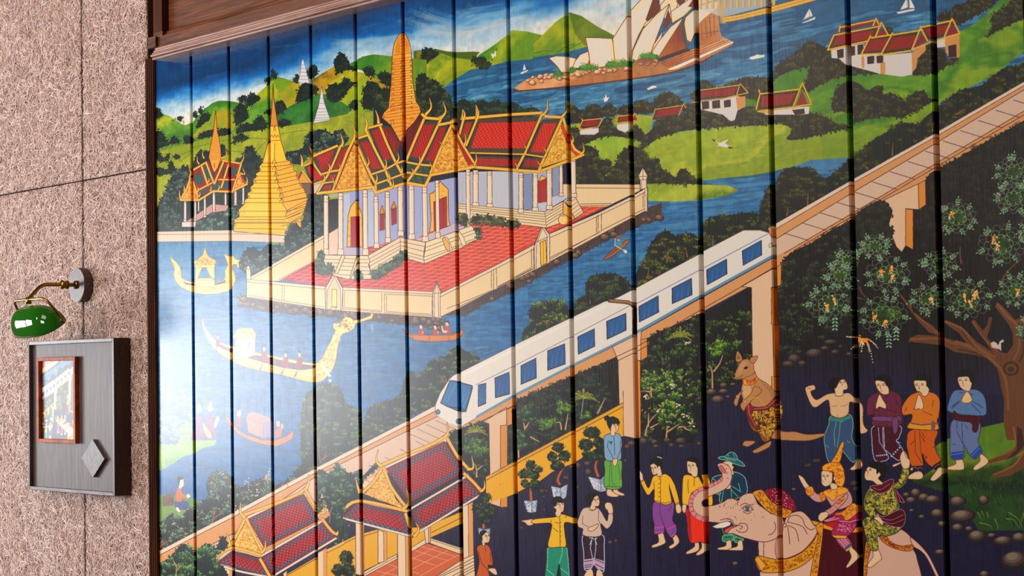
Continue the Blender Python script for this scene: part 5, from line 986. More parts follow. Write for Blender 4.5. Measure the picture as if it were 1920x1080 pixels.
cl('#2a6470',"1075 188 1150 178 1310 212 1402 282 1390 302 1280 272 1160 222 1090 212",o='#8fd0b0',w=1.3);cl('#1d4a60',"1162 190 1190 145 1240 122 1290 145 1312 210 1240 200",o='#8fd0b0',w=1.3);LL('#8fd0b0',1,"1165 205 1300 235|1200 150 1190 185|1260 140 1285 195")
# four worshippers
Z('g')
sk("580 955 620 968 640 1030 560 1066 520 1056 560 1020");cl('#3d5679',"335 560 430 545 525 545 550 640 540 770 602 900 552 992 480 920 430 870 400 992 320 988 285 850 280 740 320 640",o='#7fc0a0',w=1.3);LL('#7fc0a0',1,"395 590 370 720 380 840|430 590 420 720 400 850|490 790 520 810|290 830 320 850|360 600 400 600 440 610 500 580");P('#3f8a78',"330 565 430 580 525 550 525 580 430 610 335 600")
sk("300 352 380 338 455 342 515 340 580 400 642 460 645 600 660 655 690 692 660 717 615 710 605 600 600 470 520 422 505 530 430 572 345 546 330 470 308 402 200 472 150 440 100 310 120 275 180 264 192 302 150 328 200 402",'#e2bc92');LL('#8a5434',.8,"345 462 375 465 400 455|430 460 480 458 495 440|385 365 420 370 450 360|120 290 160 300|405 545 405 560")
sk("390 262 425 218 472 213 498 270 492 302 460 312 452 362 385 362 380 322 350 297 385 292");P(HR,"308 260 330 210 380 188 455 200 425 220 405 262 390 290 372 290 380 320 345 318 320 300");ft((432,240),(470,238),(480,278),.8)
sk("1000 900 1040 888 1086 1000 1062 1052 1020 1002 940 1036 930 1016 1010 980");cl('#4a1426',"750 650 995 650 985 760 960 790 1022 880 980 976 860 882 885 962 760 975 730 780",o='#b5cfe6',w=1.4);LL('#b5cfe6',1.2,"790 660 800 800 860 890|830 660 835 800 850 880|840 660 850 850|960 795 1000 810")
for i in range(6):el(775+i*18,932-i*2,7,8,'#b5cfe6')
for i in range(5):el(915+i*19,935-i*20,8,9,'#b5cfe6')
cl('#6a2a42',"695 395 760 340 890 318 965 340 1008 390 1008 470 1000 642 740 642 755 542 690 548 680 470");cl('#7a4a7c',"750 560 930 562 992 555 992 602 760 602");cl('#7a4a7c',"922 580 972 580 972 690 936 722");LL('#2a0c18',.8,"870 345 865 430|760 460 750 530|820 480 900 500 960 520|955 400 970 450");sk("765 470 780 402 802 350 832 400 862 452 856 486 800 468 780 486");sk("765 222 840 225 870 272 902 250 890 322 882 348 830 348 790 312 770 270");P(HR,"752 215 780 170 850 153 912 188 922 250 895 320 880 280 850 232 770 214");ft((790,268),(838,265),(822,318),1.)
sk("1108 1040 1180 1040 1190 1075 1100 1070");cl('#cc641e',"1100 688 1340 688 1322 800 1340 900 1382 982 1322 1042 1250 1002 1200 912 1212 1036 1110 1036 1070 900 1058 800");LL('#4a1c0c',.9,"1135 700 1140 900 1200 1000|1180 700 1190 900 1250 950|1200 710 1230 760|1190 740 1230 800|1130 790 1090 830|1300 850 1330 850|1230 960 1250 940");P('#2a1420',"1112 1030 1215 1022 1215 1072 1115 1075");P('#2a1420',"1300 1030 1375 978 1385 1030 1330 1072");LL('#b5bac8',.8,"1120 1050 1140 1040 1160 1055 1180 1042 1210 1052|1320 1045 1345 1020 1370 1010",1)
cl('#d47c2a',"1022 450 1080 370 1160 330 1275 328 1345 360 1372 430 1360 560 1345 600 1360 670 1310 690 1070 670 1100 600 1105 540 1030 548 1010 500");P('#e0a030',"1090 620 1350 640 1362 670 1310 690 1070 670");LL('#4a1c0c',.8,"1060 470 1040 510|1310 400 1300 470|1120 490 1180 460|1210 510 1300 550");LL('#7a4a6a',2.4,"1100 625 1200 640 1290 632 1355 625");P('#8a5a5a',"1290 610 1320 600 1330 660 1310 700 1290 690");sk("1135 490 1150 410 1172 353 1202 400 1217 460 1200 494 1170 485");sk("1130 220 1235 220 1245 272 1276 258 1258 350 1215 368 1190 332 1150 312");P(HR,"1123 215 1150 170 1220 153 1292 180 1302 240 1272 305 1250 275 1240 222 1130 218");ft((1152,265),(1205,265),(1175,320),1.)
sk("1525 970 1585 970 1602 1050 1560 1066 1450 1062 1448 1040 1520 1010");sk("1750 918 1790 930 1832 980 1800 1022 1720 1066 1690 1060 1700 1030 1750 982")
cl('#6c7ca6',"1500 590 1745 610 1735 800 1772 890 1700 962 1640 902 1600 832 1592 955 1480 952 1470 780",o='#24244a');P('#2f4a9c',"1478 900 1592 885 1592 962 1482 965");P('#2f4a9c',"1660 920 1745 835 1772 892 1702 965");LL('#7f9ad0',1,"1480 922 1590 905|1672 935 1752 855");LL('#24244a',.8,"1535 610 1535 700 1580 800 1600 830|1580 620 1590 820|1610 640 1640 680|1490 820 1520 830")
cl('#6280ae',"1455 430 1500 322 1590 308 1722 308 1792 370 1814 480 1802 545 1740 552 1640 562 1510 532 1445 500",o='#24244a');LL('#1c1c38',.9,"1480 470 1560 410|1560 425 1520 450 1480 490|1680 420 1740 450 1780 480|1670 440 1760 530|1590 340 1560 330|1650 340 1690 360");cl('#4a1224',"1505 508 1560 540 1752 558 1745 610 1722 702 1682 696 1670 622 1560 602 1500 580");sk("1578 402 1610 340 1640 328 1677 400 1642 432 1590 428",'#efc890');sk("1545 190 1640 184 1662 232 1692 198 1672 262 1652 318 1605 312 1560 272");P(HR,"1528 165 1560 118 1640 105 1702 140 1705 200 1685 265 1662 225 1640 180 1545 188");ft((1565,222),(1620,220),(1592,268),1.)
Z('e');sk("1270 502 1350 450 1420 450 1442 502 1400 532 1268 526");sk("1580 450 1620 400 1677 420 1652 480 1570 547 1523 532")
# standing man in orange beside the pavilion
Z('S');cl('#c4622a',"1218 830 1260 798 1305 798 1342 840 1362 980 1322 1005 1335 1180 1200 1180 1240 960");LL(BR,.8,"1230 850 1260 960 1320 1030|1290 810 1300 860|1340 870 1345 960");P('#2a1a1c',"1318 978 1380 985 1380 1005 1320 1000");sk("1320 1020 1380 1012 1402 1060 1380 1068");sk("1265 722 1310 685 1336 722 1326 775 1292 782 1290 802 1270 800");P(HR,"1238 720 1245 685 1275 663 1305 672 1300 690 1268 720 1270 765 1248 745");ft((1300,722),(1325,720),(1318,757),.6)
# kangaroo
KB='#be8c5e'
Z('c');sk("1382 30 1410 -20 1530 -20 1532 5 1450 50 1400 40",KB);sk("1508 110 1560 78 1680 10 1745 -20 1738 30 1700 70 1560 132",KB)
Z('g');sk("-400 590 -300 640 -120 700 0 705 120 730 275 722 275 742 150 785 0 788 -200 770 -380 690",KB)
Z('X');cl('#8a5a1c',"1280 770 1500 700 1560 700 1582 820 1540 940 1500 1000 1440 1100 1380 1100 1340 1020 1280 990 1230 880 1215 760");PT="1290 790 1500 720 1570 720 1575 830 1530 940 1430 1080 1350 1020 1250 890"
orn(PT,'#2a160c',150,3.2,1.1);orn(PT,'#e6b84a',170,2.8,1.1)
sk("1185 465 1290 398 1332 470 1425 528 1495 600 1525 640 1500 722 1400 765 1280 755 1208 722 1168 622 1180 520",KB);P('#dcb888',"1190 520 1240 500 1270 600 1240 690 1210 700 1180 620",al=.8);P('#a06a3c',"1340 480 1500 610 1520 640 1480 700 1440 600",al=.45)
cl('#8a2028',"1212 752 1250 718 1290 762 1420 748 1512 655 1524 702 1430 785 1290 802 1272 850 1302 920 1352 972 1320 985 1260 922 1222 832");LL('#d8a0a0',.9,"1240 740 1245 820 1310 950|1300 780 1420 770 1510 690")
sk("1300 555 1372 600 1285 682 1215 762 1192 802 1158 742 1200 690 1270 620",KB);sk("1182 598 1152 660 1122 752 1094 712 1130 640",KB);LL('#e8b040',1.6,"1115 645 1145 665|1180 690 1215 715");LL('#e8b040',1,"1300 500 1260 600 1220 660|1240 690 1330 670 1410 760",1)
sk("1078 458 1100 438 1130 370 1170 300 1230 284 1282 320 1295 385 1290 430 1200 470 1112 487",KB);sk("1113 292 1130 203 1178 280 1142 312",KB);sk("1252 300 1270 265 1332 254 1302 322 1278 322",KB);P('#7a4a2c',"1125 290 1132 230 1160 280",al=.7);P('#241410',"1190 372 1220 355 1238 365 1225 380 1195 385");P('#241410',"1082 450 1105 440 1108 462 1090 470");L(SO,1,"1095 480 1150 465 1185 440",1);P('#d8a678',"1140 380 1180 320 1220 310 1180 400 1130 440",al=.5)
cl('#e8a83c',"1185 500 1200 485 1260 500 1325 462 1332 490 1290 530 1220 545 1190 530",o='#8a3414');orn("1190 505 1260 505 1325 475 1290 525 1200 535",'#a8301c',20,2,.9)
# elephant
EL='#dfb9a2';EO='#5a2024'
Z('f')
cl('#d8b29e',"920 640 1100 600 1180 555 1250 590 1312 662 1332 780 1372 880 1392 1220 820 1220 850 800 930 700",o=EO);cl(EL,"1300 648 1362 690 1452 780 1532 900 1680 1220 1650 1220 1500 905 1420 802 1330 742",o=EO);cl('#4a0d1c',"300 530 770 530 775 800 740 1220 220 1220 270 800",o='#240408')
cl('#d08428',"955 640 1032 638 1082 700 1202 742 1322 730 1326 780 1250 800 1100 762 1000 702",o=EO);orn("970 645 1030 645 1090 710 1200 750 1315 740 1310 775 1240 785 1100 750",'#7a2a10',60,2,.8);cl('#d99a2e',"805 690 852 780 822 900 795 1220 755 1220 780 900",o=EO);orn("810 720 840 790 790 1100 765 1080",'#7a3a10',40,2,.8);P('#c01f24',"300 490 490 470 560 520 420 560 320 545");cl('#e0a02e',"180 455 260 470 300 485 430 540 440 575 320 545 250 520 200 490",o=EO);cl('#e0a02e',"640 560 745 520 745 580 620 592",o=EO)
Z('d')
L(EL,26,"520 390 420 380 330 385 240 350 205 280 215 215 270 160 350 120 460 75 530 30 556 -40 545 -110 500 -140 470 -130",1,15,o=EO,ow=2)
L('#df8f92',9,"330 455 220 410 160 340 148 260 165 190 230 120 330 80 420 40 480 5 500 -30",1,5,o=EO,ow=1)
for t in np.linspace(0,1,15):
    a=smooth(pp("330 455 220 410 160 340 148 260 165 190 230 120 330 80 420 40 480 5 500 -30"),0,6);i=min(int(t*(len(a)-2)),len(a)-2);e=a[i+1]-a[i];e/=np.hypot(*e)+1e-9;n_=np.array([-e[1],e[0]])*(4.5-2*t);stroke(np.array([a[i]-n_,a[i]+n_]),EO,.9)
P('#e06a78',"470 -150 480 -165 505 -160 545 -90 530 -75 500 -100",o=EO,w=.8);LL(EO,.8,"530 -110 555 -130|545 -70 570 -85|550 -20 575 -20")
HD="330 300 420 282 520 245 560 215 620 208 690 232 715 185 780 152 850 150 900 270 1050 380 1180 420 1200 500 1190 600 1160 680 1000 695 900 688 830 672 720 640 620 600 552 600 600 540 640 520 600 460 560 462 480 482 350 470"
P(EL,"330 300 420 282 520 245 560 215 620 208 690 232 715 185 780 152 850 150 900 270 1050 380 1180 420 1200 500 1190 900 1000 880 915 850 910 690 830 672 720 640 620 600 552 600 600 540 640 520 600 460 480 482 350 470");LL(EO,1.1,"335 292 420 282 520 245 560 215 620 208 675 240 670 275|690 232 715 185 780 152 850 150|350 470 480 484|620 600 720 640 830 672 910 690 1000 695 1100 660 1160 590|910 690 912 850 1000 875|970 700 970 860",1)
P('#e0574e',"525 595 535 555 600 522 680 512 600 548 556 600",o=EO,w=.9);P('#ece4dc',"385 525 480 482 560 462 605 480 590 512 520 540 440 545",o=EO);LL(EO,1.1,"560 440 610 450 640 500 700 510 730 530 700 555|690 490 760 490 790 540 760 585 700 585 660 560|480 450 560 435 600 450|705 290 760 260 810 280 860 272|1090 470 1105 540 1070 600 1020 620|640 410 660 430|530 265 520 300|470 290 480 310",1)
P('#f0e4dc',"735 325 770 300 810 305 840 335 800 352 760 350",o='#1c1418',w=1);el(785,328,22,22,'#8a9aa8',0,'#1c1418',1);el(785,328,9,9,'#1c1418');LL(EO,1,"715 320 770 290 830 300 850 340|735 355 790 378 830 360",1)
for i in range(40):q=pp([rnd.uniform(540,1000),rnd.uniform(200,460)])[0];dab(q[0],q[1],.6,1,0,EO)
EAR="1190 510 1240 400 1310 362 1400 355 1480 425 1535 508 1575 530 1562 610 1500 705 1400 805 1260 872 1170 885 1112 862 1104 700 1180 580"
P(EL,EAR,o=EO,w=1.2,sm=1);P('#c99088',"1104 660 1130 700 1125 850 1112 862 1095 760",al=.7);LL(EO,1.1,"1240 480 1260 420 1330 395 1400 430 1440 520 1500 560 1545 540|1245 510 1330 560 1365 690|1240 520 1250 600 1265 720|1250 475 1400 520 1460 610|1185 500 1215 485 1225 520 1200 530",1)
cl('#e2a22c',"848 142 900 115 962 120 1040 222 1160 302 1285 345 1230 422 1150 412 1020 352 920 252 870 182",o=EO);orn("870 150 950 130 1030 230 1160 310 1260 355 1220 410 1120 390 1000 320 910 220",'#8a4a10',110,2,.8)
cl('#8a1430',"985 130 1060 95 1150 100 1232 150 1302 230 1332 332 1280 340 1140 290 1040 212",o=EO)
for i in range(150):
    x,y=rnd.uniform(990,1330),rnd.uniform(95,335)
    if inside(np.array([[985,130],[1060,95],[1150,100],[1232,150],[1302,230],[1332,332],[1280,340],[1140,290],[1040,212]]),np.array([x]),np.array([y]))[0]:
        q=pp([x,y])[0];dab(q[0],q[1],1.,.8,rnd.uniform(0,3),rnd.choice(['#e8d8d0','#d84a6a','#2f3a4a','#e8d8d0']))
CB="868 885 905 850 1000 872 1110 892 1250 882 1400 812 1530 682 1572 600 1582 700 1530 852 1400 962 1260 1022 1100 1042 940 1032 880 932"
P(EL,"930 1030 1200 1045 1400 965 1540 850 1490 1250 930 1250");cl('#e2a22c',CB,o=EO,w=1.2);orn("900 880 1110 910 1260 900 1400 840 1560 680 1520 840 1390 940 1250 1000 1100 1025 950 1010",'#8a4a10',170,2.2,.8);P('#e8b044',"870 890 905 852 1000 962 940 1028",o=EO)
cl('#e0a02e',"1558 520 1632 480 1632 622 1605 850 1545 1250 1470 1250 1540 820 1582 640",o=EO);orn("1575 540 1620 510 1620 620 1560 1060 1510 1070 1580 660",'#8a4a10',60,2,.8)
# rider with the gold crown
Z('f');cl('#a82858',"370 400 520 350 720 350 745 440 650 470 500 470 320 470",o=EO);sk("610 790 650 768 717 850 692 902 600 982 578 972 632 870");cl('#b85a86',"460 660 580 640 642 740 570 792",o=EO);LL('#e8c8b4',1.2,"490 670 570 760|520 660 600 750|550 655 620 740");P('#3a5a7a',"560 760 625 710 635 735 570 785");P('#e8b83c',"570 790 640 745 645 765 580 805");cl('#a82c5c',"490 480 692 478 602 622 415 620",o=EO)
for i in range(70):
    x,y=rnd.uniform(450,680),rnd.uniform(490,585);q=pp([x,y])[0]
    if x<690-(y-480)*.65 and x>490-(y-480)*.5:dab(q[0],q[1],1,.8,0,rnd.choice(['#e8c8d0','#7a1c48','#e8c8d0']))
P('#e8b83c',"410 620 592 628 572 656 450 652",o=EO,w=.7);LL('#e8d0c8',1.2,"500 462 620 470 745 440|330 460 450 420|350 465 500 430")
cl('#e8a83a',"430 385 540 352 642 262 715 300 712 352 640 422 572 455 530 395 450 395",o='#8a3414');orn("450 380 640 280 700 310 640 400 560 430",'#a8401c',36,2,.8);L('#1c1418',3,"300 462 420 400 450 380",0,1.5)
Z('e');PK='#cf9f9c'
cl(PK,"150 618 205 650 260 700 335 690 342 770 240 786 150 705",o=EO);cl(PK,"340 682 582 650 645 790 540 862 440 862 360 752",o=EO);cl(PK,"520 740 592 690 572 772 440 902 370 932 328 900 400 850",o=EO);LL('#d8542c',1,"400 850 440 890|380 865 420 905|440 820 480 860|480 780 520 820|195 660 175 700|350 890 385 925")
sk("40 488 92 510 132 570 162 612 125 642 80 580");sk("262 960 292 910 362 900 372 940 312 1000 280 1000")
for s in ("118 642 192 615 212 690 150 716","280 695 327 680 337 762 300 772","320 672 400 640 520 618 602 650 540 702 480 722 432 772 390 742 350 722","470 780 540 730 550 760 490 810"):cl('#f0b040',s,o='#a8401c');orn(s,'#b5501c',14,2,.8)
sk("400 575 470 590 472 642 410 640");sk("308 438 412 448 422 520 412 572 380 602 340 612 304 582 298 520");cl('#f0ac34',"470 240 520 130 548 112 542 175 500 342 412 342 440 290",o='#8a3414');cl('#f0ac34',"318 380 400 345 502 348 548 420 552 440 560 540 532 612 480 602 448 550 440 480 420 442 318 432",o='#8a3414');orn("430 350 540 150 500 330 540 430 550 540 480 590 440 470 330 420",'#b5501c',70,2,.8);P(SK,"432 510 465 490 455 540 435 545",o=SO,w=.7);ft((322,500),(368,500),(318,555),1.)
# rider in leaf pattern
YG='#7a7a34'
Z('f');sk("880 788 942 790 977 880 960 902 860 982 818 972 830 930 880 862");cl(YG,"750 470 830 408 950 450 1000 490 1150 530 1215 510 1150 592 1030 632 930 632 935 780 850 782 800 640 775 540",o='#241c10');PA="760 470 830 420 950 460 1000 500 1190 530 1140 585 930 625 930 775 855 775 800 620"
orn(PA,'#2c3a44',90,3,1.3);orn(PA,'#d8c04a',100,2.8,1.1)
Z('e');cl(YG,"850 622 950 600 1082 560 1130 600 1122 700 1192 880 1100 942 1000 932 940 902 882 830 875 860 955 960 890 985 800 902 773 800 800 690",o='#241c10');cl(YG,"1100 602 1172 550 1212 400 1282 400 1272 520 1230 602 1150 642",o='#241c10')
for PA,n in (("860 640 1080 580 1120 600 1110 700 1180 870 1100 930 1000 920 880 800 800 880 790 800",120),("1110 600 1180 550 1220 410 1275 410 1260 520 1220 590",34),("790 850 880 850 950 955 890 975",20)):orn(PA,'#2c3a44',n,3,1.3);orn(PA,'#e0c648',n,2.8,1.1)
sk("1183 282 1222 210 1252 280 1292 320 1282 402 1213 402");sk("890 970 940 950 992 1000 985 1050 930 1000");cl('#5a1026',"848 612 960 590 1082 530 1112 560 1060 652 960 692 890 662",o='#c98a98');cl('#5a1026',"1130 650 1172 700 1232 792 1150 762",o='#c98a98');cl('#4a0d1e',"930 920 1000 952 1192 870 1242 950 1212 1062 1100 1062 1000 1012",o='#c98a98');LL('#c98a98',.9,"880 625 960 650 1070 580|950 960 1080 990 1220 930|980 1000 1100 1030 1225 980|1145 680 1190 780",1)
sk("830 388 912 402 922 470 950 448 968 482 940 522 992 580 930 592 890 562 860 548 800 537 786 470");P(HR,"822 342 950 328 1055 390 1052 440 1002 520 972 560 940 520 965 482 950 450 925 470 915 420 830 392");ft((850,432),(806,436),(815,490),1.)

FIB = ('#7a5648', '#c4a094', '#e6cabf', '#f2ded5', '#5e3b2b')
TILT = {-1: -0.004, 0: 0.0}
# ------------------------------------------------------------------ materials
def mat(name):
    m = bpy.data.materials.new(name); m.use_nodes = True
    nt = m.node_tree; return m, nt, nt.nodes['Principled BSDF']
def rgb(h, g=2.2):
    c = hexc(h)/255.; c = np.where(c <= .04045, c/12.92, ((c+.055)/1.055)**2.4); return (c[0], c[1], c[2], 1)
def nd(nt, t, **k):
    n = nt.nodes.new(t)
    for a, b in k.items(): setattr(n, a, b)
    return n
def ramp(nt, stops):
    r = nd(nt, 'ShaderNodeValToRGB'); e = r.color_ramp.elements
    e[0].position, e[0].color = stops[0][0], stops[0][1]; e[1].position, e[1].color = stops[-1][0], stops[-1][1]
    for p, c in stops[1:-1]:
        q = e.new(p); q.color = c
    return r
def wood(name, c0, c1, rough=.4, scale=(6, 60, 60), bump=.15, spec=.3):
    m, nt, b = mat(name); L_ = nt.links.new
    tc = nd(nt, 'ShaderNodeTexCoord'); mp = nd(nt, 'ShaderNodeMapping'); mp.inputs['Scale'].default_value = scale
    L_(tc.outputs['Object'], mp.inputs[0])
    n = nd(nt, 'ShaderNodeTexNoise'); n.inputs['Scale'].default_value = 1.6; n.inputs['Detail'].default_value = 8; n.inputs['Roughness'].default_value = .62; n.inputs['Distortion'].default_value = .8
    L_(mp.outputs[0], n.inputs['Vector'])
    r = ramp(nt, [(.3, rgb(c0)), (.52, tuple((np.array(rgb(c0))+np.array(rgb(c1)))/2)), (.72, rgb(c1))]); L_(n.outputs['Fac'], r.inputs[0]); L_(r.outputs[0], b.inputs['Base Color'])
    bp = nd(nt, 'ShaderNodeBump'); bp.inputs['Strength'].default_value = bump; bp.inputs['Distance'].default_value = .002
    L_(n.outputs['Fac'], bp.inputs['Height']); L_(bp.outputs[0], b.inputs['Normal'])
    b.inputs['Roughness'].default_value = rough; b.inputs['Specular IOR Level'].default_value = spec
    return m
def plain(name, c, rough=.5, metal=0., spec=.5):
    m, nt, b = mat(name); b.inputs['Base Color'].default_value = rgb(c); b.inputs['Roughness'].default_value = rough; b.inputs['Metallic'].default_value = metal; b.inputs['Specular IOR Level'].default_value = spec
    return m

# the mural paint: the plane map painted above, halved to smooth its edges
IH, IW = TH//2, TW//2
D = T[:IH*2, :IW*2].reshape(IH, 2, IW, 2, 3).astype(np.float32).mean((1, 3))[::-1]/255.
lum = (D @ np.array([.3, .59, .11], np.float32))[..., None]; D = np.clip(lum+(D-lum)*1.12, 0, 1)**1.06
img = bpy.data.images.new('mural_paint', IW, IH, alpha=False)
px = np.ones((IH, IW, 4), np.float32); px[..., :3] = D
img.pixels.foreach_set(px.ravel()); img.update(); img.pack()
del px, D, T
M_PAINT, nt, b = mat('varnished_mural_paint'); lk = nt.links.new
ti = nd(nt, 'ShaderNodeTexImage', image=img); ti.extension = 'EXTEND'
uvn = nd(nt, 'ShaderNodeUVMap', uv_map='plane'); lk(uvn.outputs[0], ti.inputs[0])
tc = nd(nt, 'ShaderNodeTexCoord'); mp = nd(nt, 'ShaderNodeMapping'); mp.inputs['Scale'].default_value = (620, 620, 18); lk(tc.outputs['Object'], mp.inputs[0])
n1 = nd(nt, 'ShaderNodeTexNoise'); n1.inputs['Scale'].default_value = 1; n1.inputs['Detail'].default_value = 3; lk(mp.outputs[0], n1.inputs['Vector'])
mp2 = nd(nt, 'ShaderNodeMapping'); mp2.inputs['Scale'].default_value = (140, 140, 420); lk(tc.outputs['Object'], mp2.inputs[0])
n2 = nd(nt, 'ShaderNodeTexNoise'); n2.inputs['Scale'].default_value = 1; n2.inputs['Detail'].default_value = 2; lk(mp2.outputs[0], n2.inputs['Vector'])
ad = nd(nt, 'ShaderNodeMath', operation='MULTIPLY_ADD'); lk(n2.outputs['Fac'], ad.inputs[0]); ad.inputs[1].default_value = .35; lk(n1.outputs['Fac'], ad.inputs[2])
bp = nd(nt, 'ShaderNodeBump'); bp.inputs['Strength'].default_value = .035; bp.inputs['Distance'].default_value = .0012; lk(ad.outputs[0], bp.inputs['Height']); lk(bp.outputs[0], b.inputs['Normal'])
lk(ti.outputs[0], b.inputs['Base Color'])
rr = nd(nt, 'ShaderNodeMapRange'); rr.inputs[1].default_value = .32; rr.inputs[2].default_value = .68; rr.inputs[3].default_value = .23; rr.inputs[4].default_value = .31
lk(n1.outputs['Fac'], rr.inputs[0]); lk(rr.outputs[0], b.inputs['Roughness']); b.inputs['Specular IOR Level'].default_value = .13

M_FRAME = wood('brown_frame_wood', '#3a1d12', '#8a5236', .42, (3, 40, 60), .25)
M_FRAMEV = wood('dark_brown_upright_wood', '#2a130a', '#5e331c', .5, (60, 40, 3), .25, .08)
M_BOX = wood('dark_stained_ash', '#3b3032', '#6a5c5c', .5, (70, 40, 5), .25, .16)
M_BOXH = wood('dark_stained_ash_rail', '#3b3032', '#6a5c5c', .38, (5, 40, 70), .25, .16)
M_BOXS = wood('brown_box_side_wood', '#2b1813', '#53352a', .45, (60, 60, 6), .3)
M_ORANGE = wood('red_brown_picture_frame_wood', '#7a2e12', '#c4612c', .5, (30, 30, 30), .1, .07)
M_BRASS = plain('aged_brass', '#96722e', .3, 1.)
M_MOULD = wood('pinkish_moulding', '#7a4c3e', '#c4a092', .42, (3, 60, 90), .25)  # lighter, pinker wood tone for the mouldings than the rail
M_DISC = wood('dark_walnut_disc', '#3f2e2c', '#66504c', .45, (50, 50, 8), .2, .3)
M_GAP = plain('dark_backing', '#2a1a14', .9)

# ------------------------------------------------------------------ helpers
def link(name, me, m=None, parent=None, loc=None):
    o = bpy.data.objects.new(name, me); C.objects.link(o)
    if m is not None and me is not None and not me.materials: me.materials.append(m)
    if parent is not None: o.parent = parent
    if loc is not None: o.location = loc
    return o
def tag(o, label=None, cat=None, group=None, kind=None):
    for k, v in (('label', label), ('category', cat), ('group', group), ('kind', kind)):
        if v: o[k] = v
    return o
def mesh(name, vs, fs, smooth_=False):
    me = bpy.data.meshes.new(name); me.from_pydata([tuple(map(float, v)) for v in vs], [], fs); me.update()
    if smooth_: me.polygons.foreach_set('use_smooth', [True]*len(me.polygons))
    return me
def W(k, v, dep=0.):            # board units -> world (dep: out of the boards, into the room)
    return Vector((k*BW, -dep*BW, ZC+v*BW))
def at(px, py, dep):            # where the photo's pixel lies on the plane dep board widths out
    k, v = plane(np.array(px), np.array(py), dep); return float(k), float(v)
def box(name, x0, x1, y0, y1, z0, z1, bev=0.):
    bm = bmesh.new(); bmesh.ops.create_cube(bm, size=1)
    for q in bm.verts: q.co = Vector(((x0+x1)/2+q.co.x*(x1-x0), (y0+y1)/2+q.co.y*(y1-y0), (z0+z1)/2+q.co.z*(z1-z0)))
    if bev: bmesh.ops.bevel(bm, geom=list(bm.edges), offset=bev, segments=2, affect='EDGES', profile=.5)
    me = bpy.data.meshes.new(name); bm.to_mesh(me); bm.free(); return me
def extrude_x(name, prof, x0, x1):      # closed (y,z) profile run along x
    n = len(prof); vs = [(x0, y, z) for y, z in prof]+[(x1, y, z) for y, z in prof]
    fs = [(i, (i+1) % n, n+(i+1) % n, n+i) for i in range(n)]+[tuple(range(n))[::-1], tuple(range(n, 2*n))]
    me = mesh(name, vs, fs)
    bm = bmesh.new(); bm.from_mesh(me); bmesh.ops.recalc_face_normals(bm, faces=bm.faces); bm.to_mesh(me); bm.free(); return me
def extrude_z(name, prof, z0, z1):
    n = len(prof); vs = [(x, y, z0) for x, y in prof]+[(x, y, z1) for x, y in prof]
    fs = [(i, (i+1) % n, n+(i+1) % n, n+i) for i in range(n)]+[tuple(range(n))[::-1], tuple(range(n, 2*n))]
    me = mesh(name, vs, fs)
    bm = bmesh.new(); bm.from_mesh(me); bmesh.ops.recalc_face_normals(bm, faces=bm.faces); bm.to_mesh(me); bm.free(); return me
def tube(name, pts, r, n=12, sub=6):
    a = np.array(pts, float); a = smooth(a, False, sub) if len(a) > 2 else a
    r = np.interp(np.linspace(0, 1, len(a)), np.linspace(0, 1, len(np.atleast_1d(r))), np.atleast_1d(r))
    vs = []; fs = []
    t = np.gradient(a, axis=0); up = np.array([.13, .2, 1.])
    for i, p in enumerate(a):
        d = t[i]/np.linalg.norm(t[i]); s = np.cross(d, up); s /= np.linalg.norm(s); q = np.cross(s, d)
        for j in range(n):
            an = 2*math.pi*j/n; vs.append(p+r[i]*(math.cos(an)*s+math.sin(an)*q))
    for i in range(len(a)-1):
        for j in range(n): fs.append((i*n+j, i*n+(j+1) % n, (i+1)*n+(j+1) % n, (i+1)*n+j))
    fs += [tuple(range(n))[::-1], tuple(range((len(a)-1)*n, len(a)*n))]
    return mesh(name, vs, fs, True)
def ball(name, r, seg=16):
    bm = bmesh.new(); bmesh.ops.create_uvsphere(bm, u_segments=seg, v_segments=seg//2, radius=r)
    for f in bm.faces: f.smooth = True
    me = bpy.data.meshes.new(name); bm.to_mesh(me); bm.free(); return me
def parented(o, p):
    o.parent = p; return o

# ------------------------------------------------------------------ the wall
WD = .04                                     # the wood-wool boards stand this far in front of the mural
KL = float(plane(np.array(279.), np.array(540.), WD)[0])     # their right edge
tag(link('wall_back', box('wall_back', KL*BW, 17.5*BW, .025, .10, 0.0, ZC+8*BW), M_GAP), kind='structure')
wall = tag(link('wall_left', box('wall_left', -13*BW, KL*BW-.001, .02, .10, 0.0, ZC+8*BW), M_GAP), kind='structure')
M_FIB, nt, b = mat('wood_wool_fibres'); lk = nt.links.new
gi = nd(nt, 'ShaderNodeNewGeometry')
r = ramp(nt, [(0, rgb(FIB[0])), (.3, rgb(FIB[1])), (.7, rgb(FIB[2])), (1, rgb(FIB[3]))]); lk(gi.outputs['Random Per Island'], r.inputs[0]); lk(r.outputs[0], b.inputs['Base Color'])
b.inputs['Roughness'].default_value = .65; b.inputs['Specular IOR Level'].default_value = .35
M_CORE = plain('wood_wool_core', FIB[4], .9)
